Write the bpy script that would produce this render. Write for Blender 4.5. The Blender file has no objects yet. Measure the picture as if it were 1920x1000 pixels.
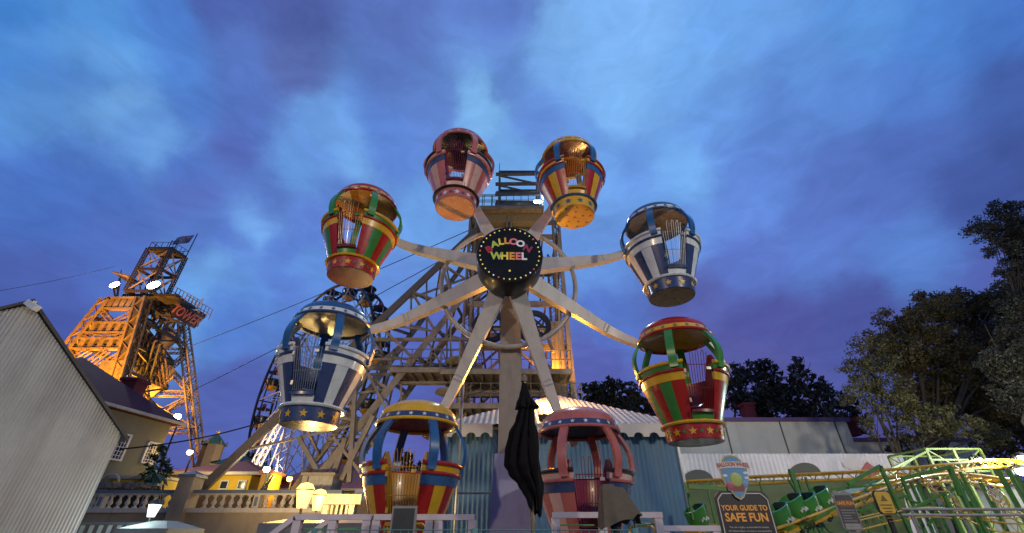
import bpy, math, random
from mathutils import Vector, Matrix
random.seed(7)
R = math.radians
C = bpy.context.scene.collection
sc = bpy.context.scene
# ------------------------------------------------------------------ camera
PITCH, FP, EYE = R(32), 800.0, 1.6
cam = bpy.data.cameras.new('camera'); cam.sensor_width = 36; cam.lens = 36*FP/1920; cam.clip_end = 3000; cam.clip_start = .05
co = bpy.data.objects.new('camera', cam); C.objects.link(co)
co.location = (0, 0, EYE); co.rotation_euler = (R(90)+PITCH, 0, 0)
sc.camera = co
sc.view_settings.view_transform = 'Standard'; sc.view_settings.look = 'None'
sc.view_settings.exposure = 0; sc.view_settings.gamma = 1
sc.render.resolution_x = 1024; sc.render.resolution_y = 533

def P(px, py, Y):
    """point on the vertical plane y=Y seen at a pixel of the 1920x1000 photograph"""
    dx = (px-960)/FP; u = (500-py)/FP
    dy = math.cos(PITCH)-u*math.sin(PITCH); dz = math.sin(PITCH)+u*math.cos(PITCH)
    t = Y/dy
    return Vector((dx*t, Y, EYE+dz*t))
def D(px, py):
    return P(px, py, 1.0)-Vector((0, 0, EYE))
def s2l(c):
    return tuple(((v/255)/12.92 if v/255 <= .04045 else ((v/255+.055)/1.055)**2.4) for v in c)
# ------------------------------------------------------------------ world
w = bpy.data.worlds.new('World'); sc.world = w; w.use_nodes = True
nt = w.node_tree; nt.nodes.clear()
def N(t, **k):
    n = nt.nodes.new(t)
    for a, b in k.items(): setattr(n, a, b)
    return n
def L(a, b): nt.links.new(a, b)
SKY = [(0,0,(48,122,205)),(150,20,(72,142,220)),(280,40,(66,120,208)),(400,15,(74,95,175)),(550,40,(76,90,165)),(750,40,(88,112,192)),
(940,20,(92,122,208)),(1050,40,(120,172,238)),(1200,40,(122,174,242)),(1400,50,(104,160,236)),(1600,60,(84,146,226)),(1750,40,(68,128,214)),(1910,30,(58,108,194)),
(0,130,(58,128,215)),(80,105,(84,148,224)),(170,110,(98,160,232)),(110,150,(70,124,204)),(300,150,(72,128,215)),(450,120,(82,112,195)),(560,150,(88,104,178)),
(750,150,(88,118,200)),(950,160,(94,134,214)),(1030,110,(116,168,238)),(1150,200,(122,176,242)),(1300,150,(110,166,238)),(1500,150,(92,144,226)),(1700,150,(74,120,206)),(1905,160,(62,92,172)),
(20,215,(86,146,222)),(200,225,(116,172,238)),(330,200,(72,118,204)),(450,220,(80,110,195)),(620,265,(108,160,235)),(560,330,(98,150,226)),(720,240,(84,126,212)),
(800,200,(94,130,212)),(905,205,(126,182,243)),(950,330,(112,168,238)),(1100,250,(100,148,226)),(1250,330,(112,168,238)),(1330,200,(98,148,226)),(1450,230,(88,130,214)),(1560,300,(82,112,198)),(1700,270,(74,104,190)),(1900,280,(62,84,160)),
(50,330,(66,110,200)),(270,292,(108,164,235)),(430,290,(82,100,186)),(655,310,(122,178,243)),(100,420,(66,106,195)),(350,380,(88,108,195)),(482,430,(114,166,235)),(500,370,(84,116,202)),(580,420,(88,122,210)),
(40,510,(74,94,178)),(200,450,(74,104,190)),(400,500,(110,165,232)),(560,500,(96,146,226)),(800,400,(104,156,232)),(430,590,(74,116,208)),(370,580,(100,158,230)),(60,620,(70,85,170)),(450,740,(82,94,178)),(800,620,(84,98,190)),(750,560,(98,140,222)),
(900,770,(94,90,176)),(1100,480,(98,144,224)),(1150,600,(82,114,202)),(1120,690,(88,94,180)),(1300,560,(90,96,178)),(1370,380,(92,130,216)),(1500,380,(86,112,200)),(1500,470,(86,118,204)),(1705,450,(84,126,210)),(1640,360,(82,110,198)),(1820,350,(66,88,170)),
(1400,480,(88,112,200)),(1450,600,(82,84,166)),(1600,580,(76,84,165)),(1400,690,(86,84,160)),(1850,500,(78,92,176)),(1800,620,(74,78,150)),(300,900,(80,86,165)),(960,950,(84,80,150)),(1700,900,(74,70,135)),
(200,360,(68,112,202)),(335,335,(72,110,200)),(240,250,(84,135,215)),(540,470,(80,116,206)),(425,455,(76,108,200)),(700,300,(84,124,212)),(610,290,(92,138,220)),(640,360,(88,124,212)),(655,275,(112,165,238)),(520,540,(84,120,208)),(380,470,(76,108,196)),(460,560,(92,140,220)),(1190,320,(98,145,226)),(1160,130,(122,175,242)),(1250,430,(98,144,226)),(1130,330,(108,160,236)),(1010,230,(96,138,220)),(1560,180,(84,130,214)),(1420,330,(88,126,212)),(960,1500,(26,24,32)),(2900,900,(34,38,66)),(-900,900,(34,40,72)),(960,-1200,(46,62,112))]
tc = N('ShaderNodeTexCoord')
warp = N('ShaderNodeTexNoise'); warp.inputs['Scale'].default_value = 2.6; warp.inputs['Detail'].default_value = 7; warp.inputs['Roughness'].default_value = .58
L(tc.outputs['Generated'], warp.inputs['Vector'])
sb = N('ShaderNodeVectorMath', operation='SUBTRACT'); sb.inputs[1].default_value = (.5, .5, .5); L(warp.outputs['Color'], sb.inputs[0])
sl = N('ShaderNodeVectorMath', operation='SCALE'); sl.inputs['Scale'].default_value = .15; L(sb.outputs[0], sl.inputs[0])
ad = N('ShaderNodeVectorMath', operation='ADD'); L(tc.outputs['Generated'], ad.inputs[0]); L(sl.outputs[0], ad.inputs[1])
wp2 = N('ShaderNodeTexNoise'); wp2.inputs['Scale'].default_value = 8; wp2.inputs['Detail'].default_value = 8; wp2.inputs['Roughness'].default_value = .62; L(tc.outputs['Generated'], wp2.inputs['Vector'])
sb2 = N('ShaderNodeVectorMath', operation='SUBTRACT'); sb2.inputs[1].default_value = (.5, .5, .5); L(wp2.outputs['Color'], sb2.inputs[0])
sl2 = N('ShaderNodeVectorMath', operation='SCALE'); sl2.inputs['Scale'].default_value = .10; L(sb2.outputs[0], sl2.inputs[0])
ad2 = N('ShaderNodeVectorMath', operation='ADD'); L(ad.outputs[0], ad2.inputs[0]); L(sl2.outputs[0], ad2.inputs[1])
nm = N('ShaderNodeVectorMath', operation='NORMALIZE'); L(ad2.outputs[0], nm.inputs[0])
accC = accW = None
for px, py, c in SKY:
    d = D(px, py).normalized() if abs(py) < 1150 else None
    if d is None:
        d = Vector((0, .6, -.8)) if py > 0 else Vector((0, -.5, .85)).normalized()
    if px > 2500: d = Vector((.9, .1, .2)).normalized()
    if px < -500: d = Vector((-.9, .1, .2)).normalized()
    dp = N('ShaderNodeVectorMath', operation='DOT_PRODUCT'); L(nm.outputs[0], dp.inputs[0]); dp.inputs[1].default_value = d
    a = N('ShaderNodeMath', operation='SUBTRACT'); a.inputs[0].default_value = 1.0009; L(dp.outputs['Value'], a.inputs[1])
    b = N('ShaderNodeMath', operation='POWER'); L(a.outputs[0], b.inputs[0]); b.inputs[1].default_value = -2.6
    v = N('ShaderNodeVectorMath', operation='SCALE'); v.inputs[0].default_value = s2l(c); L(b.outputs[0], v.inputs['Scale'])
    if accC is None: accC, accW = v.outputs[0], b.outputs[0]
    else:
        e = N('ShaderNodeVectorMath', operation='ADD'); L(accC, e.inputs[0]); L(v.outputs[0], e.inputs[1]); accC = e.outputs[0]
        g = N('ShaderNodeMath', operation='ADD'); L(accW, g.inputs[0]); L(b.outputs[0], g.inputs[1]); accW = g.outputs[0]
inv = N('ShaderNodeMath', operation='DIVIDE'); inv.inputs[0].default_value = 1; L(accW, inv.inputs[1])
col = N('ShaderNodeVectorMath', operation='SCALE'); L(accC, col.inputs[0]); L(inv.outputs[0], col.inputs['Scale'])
# finer cloud streaks
mp = N('ShaderNodeMapping'); mp.inputs['Scale'].default_value = (1.0, 1.0, 2.2); mp.inputs['Rotation'].default_value = (.3, .5, .2); L(tc.outputs['Generated'], mp.inputs['Vector'])
fn = N('ShaderNodeTexNoise'); fn.inputs['Scale'].default_value = 3.4; fn.inputs['Detail'].default_value = 9; fn.inputs['Roughness'].default_value = .55; fn.inputs['Distortion'].default_value = .5
L(mp.outputs[0], fn.inputs['Vector'])
mr = N('ShaderNodeMapRange'); mr.inputs['From Min'].default_value = .32; mr.inputs['From Max'].default_value = .68; mr.inputs['To Min'].default_value = .90; mr.inputs['To Max'].default_value = 1.12
L(fn.outputs['Fac'], mr.inputs['Value'])
fw2 = N('ShaderNodeTexNoise'); fw2.inputs['Scale'].default_value = 11; fw2.inputs['Detail'].default_value = 8; fw2.inputs['Roughness'].default_value = .6; fw2.inputs['Distortion'].default_value = 1.1; L(mp.outputs[0], fw2.inputs['Vector'])
mr2 = N('ShaderNodeMapRange'); mr2.inputs['From Min'].default_value = .35; mr2.inputs['From Max'].default_value = .65; mr2.inputs['To Min'].default_value = .94; mr2.inputs['To Max'].default_value = 1.07; L(fw2.outputs['Fac'], mr2.inputs['Value'])
mm = N('ShaderNodeMath', operation='MULTIPLY'); L(mr.outputs[0], mm.inputs[0]); L(mr2.outputs[0], mm.inputs[1])
c2 = N('ShaderNodeVectorMath', operation='SCALE'); L(col.outputs[0], c2.inputs[0]); L(mm.outputs[0], c2.inputs['Scale'])
hs = N('ShaderNodeHueSaturation'); hs.inputs['Saturation'].default_value = .95; hs.inputs['Value'].default_value = .95
vm = N('ShaderNodeVectorMath', operation='MULTIPLY'); vm.inputs[1].default_value = (.86, 1.0, .99); L(c2.outputs[0], vm.inputs[0]); L(vm.outputs[0], hs.inputs['Color'])
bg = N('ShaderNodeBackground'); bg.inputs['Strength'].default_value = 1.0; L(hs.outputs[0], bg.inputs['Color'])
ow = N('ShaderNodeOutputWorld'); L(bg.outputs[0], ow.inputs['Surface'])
w.cycles.sampling_method = 'MANUAL'; w.cycles.sample_map_resolution = 512

# ------------------------------------------------------------------ lamps that light the park
def lamp(kind, loc, col, power, size=.15, target=None, angle=None, blend=.5):
    l = bpy.data.lights.new('lamp_light', kind); l.color = col; l.energy = power
    if kind in ('POINT', 'SPOT'): l.shadow_soft_size = size
    if kind == 'SPOT': l.spot_size = R(angle or 60); l.spot_blend = blend
    o = bpy.data.objects.new('lamp_light', l); C.objects.link(o); o.location = loc
    if target is not None:
        o.rotation_euler = (Vector(target)-Vector(loc)).to_track_quat('-Z', 'Y').to_euler()
    return o
# ------------------------------------------------------------------ materials
MATS = {}
def mat(name, rgb, rough=.5, metal=0, var=.12, scale=6, bump=0, coat=0, emit=None, es=1, dirt=0, spec=.5):
    if name in MATS: return MATS[name]
    m = bpy.data.materials.new(name); m.use_nodes = True; t = m.node_tree
    b = t.nodes['Principled BSDF']; b.inputs['Roughness'].default_value = rough; b.inputs['Metallic'].default_value = metal
    b.inputs['Specular IOR Level'].default_value = spec
    if coat: b.inputs['Coat Weight'].default_value = coat; b.inputs['Coat Roughness'].default_value = .08
    tcn = t.nodes.new('ShaderNodeTexCoord')
    n = t.nodes.new('ShaderNodeTexNoise'); n.inputs['Scale'].default_value = scale; n.inputs['Detail'].default_value = 6; n.inputs['Roughness'].default_value = .65
    t.links.new(tcn.outputs['Object'], n.inputs['Vector'])
    r = t.nodes.new('ShaderNodeMapRange'); r.inputs['From Min'].default_value = .3; r.inputs['From Max'].default_value = .7
    r.inputs['To Min'].default_value = 1-var*1.4; r.inputs['To Max'].default_value = 1+var
    t.links.new(n.outputs['Fac'], r.inputs['Value'])
    v = t.nodes.new('ShaderNodeVectorMath'); v.operation = 'SCALE'; v.inputs[0].default_value = rgb
    t.links.new(r.outputs[0], v.inputs['Scale'])
    out = v.outputs[0]
    if dirt:
        n3 = t.nodes.new('ShaderNodeTexNoise'); n3.inputs['Scale'].default_value = scale*.6; n3.inputs['Detail'].default_value = 8
        mp3 = t.nodes.new('ShaderNodeMapping'); mp3.inputs['Scale'].default_value = (3, 3, .5)
        t.links.new(tcn.outputs['Object'], mp3.inputs['Vector']); t.links.new(mp3.outputs[0], n3.inputs['Vector'])
        r3 = t.nodes.new('ShaderNodeMapRange'); r3.inputs['From Min'].default_value = .5; r3.inputs['From Max'].default_value = .72; r3.inputs['To Max'].default_value = dirt
        t.links.new(n3.outputs['Fac'], r3.inputs['Value'])
        mx = t.nodes.new('ShaderNodeMix'); mx.data_type = 'RGBA'; mx.inputs['B'].default_value = (.09, .07, .05, 1)
        t.links.new(r3.outputs[0], mx.inputs['Factor']); t.links.new(out, mx.inputs['A']); out = mx.outputs['Result']
    t.links.new(out, b.inputs['Base Color'])
    r2 = t.nodes.new('ShaderNodeMapRange'); r2.inputs['To Min'].default_value = max(.03, rough-.12); r2.inputs['To Max'].default_value = min(1, rough+.14)
    t.links.new(n.outputs['Fac'], r2.inputs['Value']); t.links.new(r2.outputs[0], b.inputs['Roughness'])
    if bump:
        bn = t.nodes.new('ShaderNodeBump'); bn.inputs['Strength'].default_value = bump; bn.inputs['Distance'].default_value = .02
        n2 = t.nodes.new('ShaderNodeTexNoise'); n2.inputs['Scale'].default_value = scale*6; n2.inputs['Detail'].default_value = 4
        t.links.new(tcn.outputs['Object'], n2.inputs['Vector']); t.links.new(n2.outputs['Fac'], bn.inputs['Height']); t.links.new(bn.outputs[0], b.inputs['Normal'])
    if emit:
        b.inputs['Emission Color'].default_value = (*emit, 1); b.inputs['Emission Strength'].default_value = es
    MATS[name] = m; return m
def paint(name, rgb, rough=.28): return mat(name, rgb, rough, var=.10, scale=5, coat=.25, dirt=.16)

# ------------------------------------------------------------------ mesh builder
class MB:
    def __init__(s): s.v = []; s.f = []; s.m = []; s.sm = []
    def add(s, vs, fs, mi=0, smooth=False):
        o = len(s.v); s.v += [tuple(q) for q in vs]
        for f in fs: s.f.append([i+o for i in f]); s.m.append(mi); s.sm.append(smooth)
        return s
    def box(s, c, d, mi=0, M=None):
        x, y, z = (q/2 for q in d)
        vs = [Vector((a*x, b*y, e*z)) for a in (-1, 1) for b in (-1, 1) for e in (-1, 1)]
        if M is not None: vs = [M @ q for q in vs]
        vs = [q+Vector(c) for q in vs]
        return s.add(vs, [(0, 1, 3, 2), (4, 6, 7, 5), (0, 4, 5, 1), (2, 3, 7, 6), (0, 2, 6, 4), (1, 5, 7, 3)], mi)
    def beam(s, p, q, w=.1, h=None, mi=0, w2=None, h2=None, up=(0, 0, 1)):
        p, q = Vector(p), Vector(q); h = w if h is None else h; w2 = w if w2 is None else w2; h2 = h if h2 is None else h2
        d = (q-p)
        if d.length < 1e-6: return s
        d.normalize(); u = Vector(up)
        if abs(d.dot(u)) > .98: u = Vector((0, 1, 0))
        a = d.cross(u).normalized(); b = a.cross(d).normalized()
        vs = []
        for c, ww, hh in ((p, w, h), (q, w2, h2)):
            for i, j in ((-1, -1), (1, -1), (1, 1), (-1, 1)): vs.append(c+a*i*ww/2+b*j*hh/2)
        return s.add(vs, [(3, 2, 1, 0), (4, 5, 6, 7), (0, 1, 5, 4), (1, 2, 6, 5), (2, 3, 7, 6), (3, 0, 4, 7)], mi)
    def tube(s, pts, r=.03, n=8, mi=0, closed=False, rs=None):
        pts = [Vector(p) for p in pts]; k = len(pts); vs = []; pa = None
        for i, p in enumerate(pts):
            if closed: t = pts[(i+1) % k]-pts[i-1]
            else: t = pts[min(i+1, k-1)]-pts[max(i-1, 0)]
            t.normalize()
            if pa is None:
                u = Vector((0, 0, 1)) if abs(t.z) < .9 else Vector((1, 0, 0))
                a = t.cross(u).normalized()
            else: a = (pa-t*pa.dot(t)).normalized()
            pa = a; b = t.cross(a); rr = rs[i] if rs else r
            for j in range(n):
                th = 2*math.pi*j/n; vs.append(p+(a*math.cos(th)+b*math.sin(th))*rr)
        fs = []
        for i in range(k if closed else k-1):
            i2 = (i+1) % k
            for j in range(n): fs.append((i*n+j, i*n+(j+1) % n, i2*n+(j+1) % n, i2*n+j))
        if not closed: s.add(vs, [tuple(range(n))[::-1], tuple(range((k-1)*n, k*n))], mi); o = len(s.v)-len(vs); \
            [(s.f.append([i+o for i in f]), s.m.append(mi), s.sm.append(True)) for f in fs]
        else: s.add(vs, fs, mi, True)
        return s
    def lathe(s, prof, a0=0, a1=360, n=32, mi=0, closed=True, seg=None, smooth=True, c=(0, 0, 0)):
        """closed profile of (r,z[,material]) swept about z; angle 0 faces -y"""
        full = abs(a1-a0) >= 359.9; k = len(prof); c = Vector(c)
        o = len(s.v); m = n if full else n+1
        for i in range(m):
            th = R(a0+(a1-a0)*i/n)
            for q in prof: s.v.append(tuple(c+Vector((q[0]*math.sin(th), -q[0]*math.cos(th), q[1]))))
        for i in range(n):
            i2 = (i+1) % m
            for j in range(k if closed else k-1):
                j2 = (j+1) % k
                if prof[j][0] < 1e-6 and prof[j2][0] < 1e-6: continue
                mm = prof[j][2] if len(prof[j]) > 2 else mi
                if mm == -1: mm = seg[i % len(seg)]
                f = [o+i*k+j, o+i2*k+j, o+i2*k+j2, o+i*k+j2]
                if prof[j][0] < 1e-6: f = [f[0], f[2], f[3]]
                elif prof[j2][0] < 1e-6: f = f[:3]
                s.f.append(f); s.m.append(mm); s.sm.append(smooth)
        if not full and closed:
            s.f.append([o+j for j in range(k)][::-1]); s.m.append(mi); s.sm.append(False)
            s.f.append([o+n*k+j for j in range(k)]); s.m.append(mi); s.sm.append(False)
        return s
    def prism(s, poly, O, U, V, T, mi=0):
        """polygon of (u,v) in frame O,U,V extruded by vector T"""
        O, U, V, T = Vector(O), Vector(U), Vector(V), Vector(T); n = len(poly)
        a = [O+U*p[0]+V*p[1] for p in poly]; b = [q+T for q in a]
        return s.add(a+b, [tuple(range(n)), tuple(range(n, 2*n))[::-1]]+[(i, i+n, (i+1) % n+n, (i+1) % n) for i in range(n)], mi)
    def ball(s, c, r, n=10, mi=0, sc_=(1, 1, 1)):
        k = n//2+1
        return s.lathe([(r*math.sin(math.pi*j/(k-1))*sc_[0] if 0 < j < k-1 else 0, -r*math.cos(math.pi*j/(k-1))*sc_[2]) for j in range(k)], n=n, mi=mi, closed=False, c=c)
    def truss(s, p, q, w, ch=.06, lace=.04, n=None, mi=0, up=(0, 0, 1), sides=4, w2=None):
        """laced box girder"""
        p, q = Vector(p), Vector(q); d = q-p; Ln = d.length; d.normalize(); u = Vector(up)
        w2 = w if w2 is None else w2
        if abs(d.dot(u)) > .98: u = Vector((0, 1, 0))
        a = d.cross(u).normalized(); b = a.cross(d).normalized()
        cr = [(-1, -1), (1, -1), (1, 1), (-1, 1)]
        def pt(i, t): x, y = cr[i % 4]; ww = w+(w2-w)*t; return p+d*Ln*t+(a*x+b*y)*ww/2
        for i in range(4): s.beam(pt(i, 0), pt(i, 1), ch, mi=mi)
        n = n or max(2, int(Ln/(w*1.1)))
        for k in range(n):
            for i in range(sides):
                t0, t1 = k/n, (k+1)/n
                s.beam(pt(i, t0) if k % 2 else pt(i+1, t0), pt(i+1, t1) if k % 2 else pt(i, t1), lace, lace*.4, mi=mi)
        return s
    def build(s, name, mats, parent=None, loc=None, sharp=35):
        me = bpy.data.meshes.new(name); me.from_pydata(s.v, [], s.f)
        if not isinstance(mats, (list, tuple)): mats = [mats]
        for m in mats: me.materials.append(m)
        me.polygons.foreach_set('material_index', [min(i, len(mats)-1) for i in s.m]); me.polygons.foreach_set('use_smooth', s.sm)
        me.update()
        if any(s.sm): me.set_sharp_from_angle(angle=R(sharp))
        o = bpy.data.objects.new(name, me); C.objects.link(o)
        if parent is not None: o.parent = parent
        if loc is not None: o.location = loc
        return o
def star(mb, c, U, V, T, r, mi=0):
    mb.prism([(r*(1 if i % 2 == 0 else .42)*math.sin(math.pi*i/5), r*(1 if i % 2 == 0 else .42)*math.cos(math.pi*i/5)) for i in range(10)], c, U, V, T, mi)
def tag(o, label=None, cat=None, group=None, kind=None):
    if label: o['label'] = label
    if cat: o['category'] = cat
    if group: o['group'] = group
    if kind: o['kind'] = kind
    return o
def thing(name, label, cat, loc=(0, 0, 0), rz=0, group=None):
    o = bpy.data.objects.new(name, None); C.objects.link(o); o.location = loc; o.rotation_euler = (0, 0, rz); o.empty_display_size = .2
    return tag(o, label, cat, group)
def children(o): return [c for c in bpy.data.objects if c.parent == o]
def copy_tree(o, parent=None, only=None):
    c = o.copy(); C.objects.link(c); c.parent = parent
    for ch in children(o): copy_tree(ch, c)
    return c
def text(body, name, m, size, parent=None, loc=(0, 0, 0), rot=(R(90), 0, 0), ext=.004, bold=.0, sx=1, align='CENTER'):
    cu = bpy.data.curves.new('t', 'FONT'); cu.body = body; cu.size = size; cu.extrude = ext; cu.offset = bold; cu.align_x = align; cu.align_y = 'CENTER'
    cu.resolution_u = 3
    o = bpy.data.objects.new('t', cu); C.objects.link(o); bpy.context.view_layer.update()
    me = bpy.data.meshes.new_from_object(o.evaluated_get(bpy.context.evaluated_depsgraph_get()))
    bpy.data.objects.remove(o); bpy.data.curves.remove(cu)
    for v in me.vertices: v.co.x *= sx
    me.name = name; me.materials.clear(); me.materials.append(m)
    ob = bpy.data.objects.new(name, me); C.objects.link(ob); ob.parent = parent; ob.location = loc; ob.rotation_euler = rot
    return ob
X3, Y3, Z3 = Vector((1, 0, 0)), Vector((0, 1, 0)), Vector((0, 0, 1))
# ------------------------------------------------------------------ paints
RED = paint('red_paint', (.33, .013, .008)); GRN = paint('green_paint', (.035, .22, .035)); YEL = paint('yellow_paint', (.64, .38, .015))
BLU = paint('blue_paint', (.02, .10, .26)); NAVY = paint('navy_paint', (.03, .055, .15)); WHT = paint('white_paint', (.62, .68, .68))
PNK = paint('pink_paint', (.42, .12, .10)); LPK = paint('light_pink_paint', (.60, .38, .32)); DRED = paint('dark_red_paint', (.16, .008, .008))
GOLD = paint('gold_paint', (.42, .22, .015)); BLK = paint('black_paint', (.012, .012, .014)); GREY = paint('grey_paint', (.13, .125, .12))
GATEG = mat('gate_grey', (.22, .25, .28), .4, .5)
OLV = paint('olive_paint', (.07, .07, .03)); MAR = paint('maroon_paint', (.17, .012, .03)); PEACH = paint('peach_paint', (.72, .42, .26)); ORN = paint('orange_paint', (.65, .16, .02))
CREAM = mat('cream_enamel', (.46, .45, .42), .36, var=.10, scale=3, dirt=.25)
STEEL = mat('steel', (.25, .25, .25), .35, .8)
DKS = mat('dark_steel', (.03, .03, .03), .45, .5)

# ------------------------------------------------------------------ gondolas
SCH = {
 'green': dict(dome=RED, dband=YEL, dstar=GRN, inner=GOLD, rim=RED, ribs=GRN, tor=YEL, b2=GRN, mid=RED, b1=YEL, s1=RED, s2=GRN, lip=YEL, base=RED, st=(YEL, GRN), plate=MAR, pst=None, seat=DRED, gate=DRED),
 'blue': dict(dome=BLU, dband=WHT, dstar=NAVY, inner=GREY, rim=NAVY, ribs=BLU, tor=WHT, b2=WHT, mid=NAVY, b1=WHT, s1=NAVY, s2=WHT, lip=WHT, base=NAVY, st=(YEL, YEL), plate=OLV, pst=None, seat=NAVY, gate=GATEG),
 'yellow': dict(dome=YEL, dband=NAVY, dstar=WHT, inner=DRED, rim=YEL, ribs=BLU, tor=RED, b2=YEL, mid=RED, b1=BLU, s1=RED, s2=YEL, lip=BLU, base=YEL, st=(BLU, BLU), plate=YEL, pst=BLU, seat=GOLD, gate=GOLD),
 'pink': dict(dome=PNK, dband=NAVY, dstar=WHT, inner=BLK, rim=PNK, ribs=PNK, tor=BLK, b2=LPK, mid=PNK, b1=NAVY, s1=PNK, s2=LPK, lip=BLK, base=PNK, st=(WHT, NAVY), plate=PEACH, pst=WHT, seat=MAR, gate=MAR),
}
GA = 21  # half angle of the gate opening
def pol(a, r, z): return Vector((r*math.sin(R(a)), -r*math.cos(R(a)), z))
def ring_profile(r, z, t): return [(r+t*math.cos(R(q)), z+t*math.sin(R(q))) for q in range(0, 360, 45)][::-1]
def gondola(kind):
    s = SCH[kind]; t = thing('balloon_gondola', '', 'gondola')
    b = MB(); b.lathe([(0, 0), (.365, 0), (.365, .014), (0, .014)], n=40)
    if s['pst']:
        for rr, cnt in ((.30, 9), (.16, 5), (0, 1)):
            for i in range(cnt):
                star(b, pol(360*i/cnt, rr, -.0005), X3, Y3, -Z3*.003, .03, 1)
    b.build('bottom_plate', [s['plate'], s['pst'] or s['plate']], t)
    b = MB(); b.lathe([(.365, .004), (.38, .004), (.402, .21), (.365, .21)], n=48)
    ns_ = 11 if s['st'][0] is s['st'][1] else 22
    for i in range(ns_):
        a = 360*i/ns_+8; big = ns_ == 11 or i % 2 == 0
        star(b, pol(a, .393, .10), pol(a+90, 1, 0), pol(a, .11, 1), pol(a, .006, 0), .060 if big else .036, 1 if big else 2)
    b.build('base_ring', [s['base'], s['st'][0], s['st'][1]], t)
    MB().lathe([(.10, .205), (.438, .205), (.455, .225), (.438, .25), (.10, .25)], n=48).build('base_lip', s['lip'], t)
    n = 51; seg = [1 if (i//3) % 2 == 0 else 2 for i in range(n)]
    b = MB(); b.lathe([(.405, .245, -1), (.60, .80, 0), (.57, .80, 0), (.38, .245, 0)], GA, 360-GA, n, seg=seg)
    b.build('basket', [s['seat'], s['s1'], s['s2']], t)
    MB().lathe([(.379, .25), (.568, .80), (.572, 1.03), (.560, 1.03), (.556, .80), (.368, .25)], GA+1, 359-GA, 40).build('inner_wall', s['seat'], t)
    sx = GA-.6
    MB().lathe([(.602, .785), (.632, .905), (.57, .905), (.57, .785)], sx, 360-sx, 44).build('lower_band', s['b1'], t)
    MB().lathe(ring_profile(.640, .922, .024), sx, 360-sx, 44).build('middle_rim', s['mid'], t)
    MB().lathe([(.640, .94), (.655, 1.02), (.585, 1.02), (.585, .94)], sx, 360-sx, 44).build('upper_band', s['b2'], t)
    MB().lathe(ring_profile(.662, 1.04, .030), sx-1, 361-sx, 44).build('top_rim', s['tor'], t)
    # threshold under the gate, with its little step block
    b = MB(); b.lathe([(.415, .247), (.445, .34), (.40, .34), (.38, .247)], -sx, sx, 10)
    b.lathe([(.40, .335), (.50, .335), (.50, .375), (.40, .375)], -sx+1, sx-1, 10, mi=1)
    b.build('threshold', [s['s2'], s['seat']], t)
    # bench round the inside
    b = MB(); b.lathe([(.24, .26), (.24, .56), (.28, .60), (.515, .60), (.40, .26)], 62, 298, 30)
    b.build('bench', s['seat'], t)
    # seat end panels flanking the opening
    for sg in (-1, 1):
        b = MB(); a = sg*(GA+5)
        poly = [(.28, .25), (.41, .25), (.60, .86), (.63, 1.10), (.60, 1.17), (.54, 1.18), (.47, 1.05), (.36, .62), (.27, .58)]
        b.prism(poly, pol(a+90, -.012, 0), pol(a, 1, 0), Z3, pol(a+90, .024, 0)); b.build('end_panel', s['seat'], t)
    # wire gate
    b = MB(); angs = [-17+3.4*i for i in range(11)]
    def gp(a, z): return pol(a, .435+.21*(z-.245)/.76, z)
    for i, a in enumerate(angs):
        hi = 1.16 if 1 < i < 9 else 1.0
        if i in (2, 4, 6) :
            pts = [gp(a, .40), gp(a, .8), gp(a, hi-.03)]+[gp(a+3.4*k/4, hi+.03*math.sin(math.pi*k/4)) for k in range(1, 4)]+[gp(a+3.4, hi-.03), gp(a+3.4, .8), gp(a+3.4, .40)]
            b.tube(pts, .0045, 5)
        elif i not in (3, 5, 7): b.tube([gp(a, .40), gp(a, .8), gp(a, hi)], .0045, 5)
    for z in (.40, .66, .98): b.tube([gp(a, z) for a in (-18, -9, 0, 9, 18)], .0055, 5)
    g = b.build('gate', s['gate'], t)
    for z in (.5, .9): MB().box(gp(-19, z), (.03, .03, .06)).build('hinge', s['seat'], g)
    MB().box(gp(12, .93)+Vector((0, -.01, 0)), (.06, .025, .04)).build('latch', GATEG if kind == 'blue' else s['s2'], g)
    # ribs
    for a in (GA+9, -GA-9, 92, -92, 150, -150):
        b = MB(); k = 12; vs = []
        for i in range(k+1):
            u = i/k; z = .96+.68*u; r_ = .655+.075*math.sin(math.pi*min(1, u*1.05))-.125*u*u
            if u < .12: r_ = .672
            wd = .057
            for dr, dw in ((.018, -wd), (.018, wd), (-.026, wd), (-.026, -wd)):
                vs.append(pol(a, r_+dr, z)+pol(a+90, dw, 0))
        fs = [(0, 1, 2, 3), tuple(4*k+j for j in (3, 2, 1, 0))]
        for i in range(k):
            for j in range(4): fs.append((4*i+j, 4*(i+1)+j, 4*(i+1)+(j+1) % 4, 4*i+(j+1) % 4))
        b.add(vs, fs, 0, True); b.build('rib', s['ribs'], t, sharp=50)
    # canopy
    dm = MB(); dm.lathe([(.535, 1.705)]+[(.535*math.cos(R(q)), 1.705+.26*math.sin(R(q))) for q in range(10, 90, 10)]+[(0, 1.965), (0, 1.93), (.51, 1.70)], n=48)
    dm.lathe([(.0, 1.96), (.05, 1.96), (.04, 1.985), (0, 1.99)], n=16)
    d = dm.build('canopy', s['dome'], t)
    b = MB(); b.lathe([(.572, 1.625), (.536, 1.708), (.51, 1.708), (.54, 1.625)], n=48)
    for i in range(20):
        a = 18*i; star(b, pol(a, .5565, 1.666), pol(a+90, 1, 0), pol(a, -.42, 1), pol(a, .005, .002), .032, 1)
    b.build('canopy_band', [s['dband'], s['dstar']], d)
    MB().lathe(ring_profile(.558, 1.612, .026), n=48).build('canopy_rim', s['rim'], d)
    b = MB(); b.lathe([(.55, 1.61)]+[(.545*math.cos(R(q)), 1.61+.15*math.sin(R(q))) for q in range(10, 90, 16)]+[(0, 1.76), (0, 1.79), (.55, 1.63)], n=40)
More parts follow.
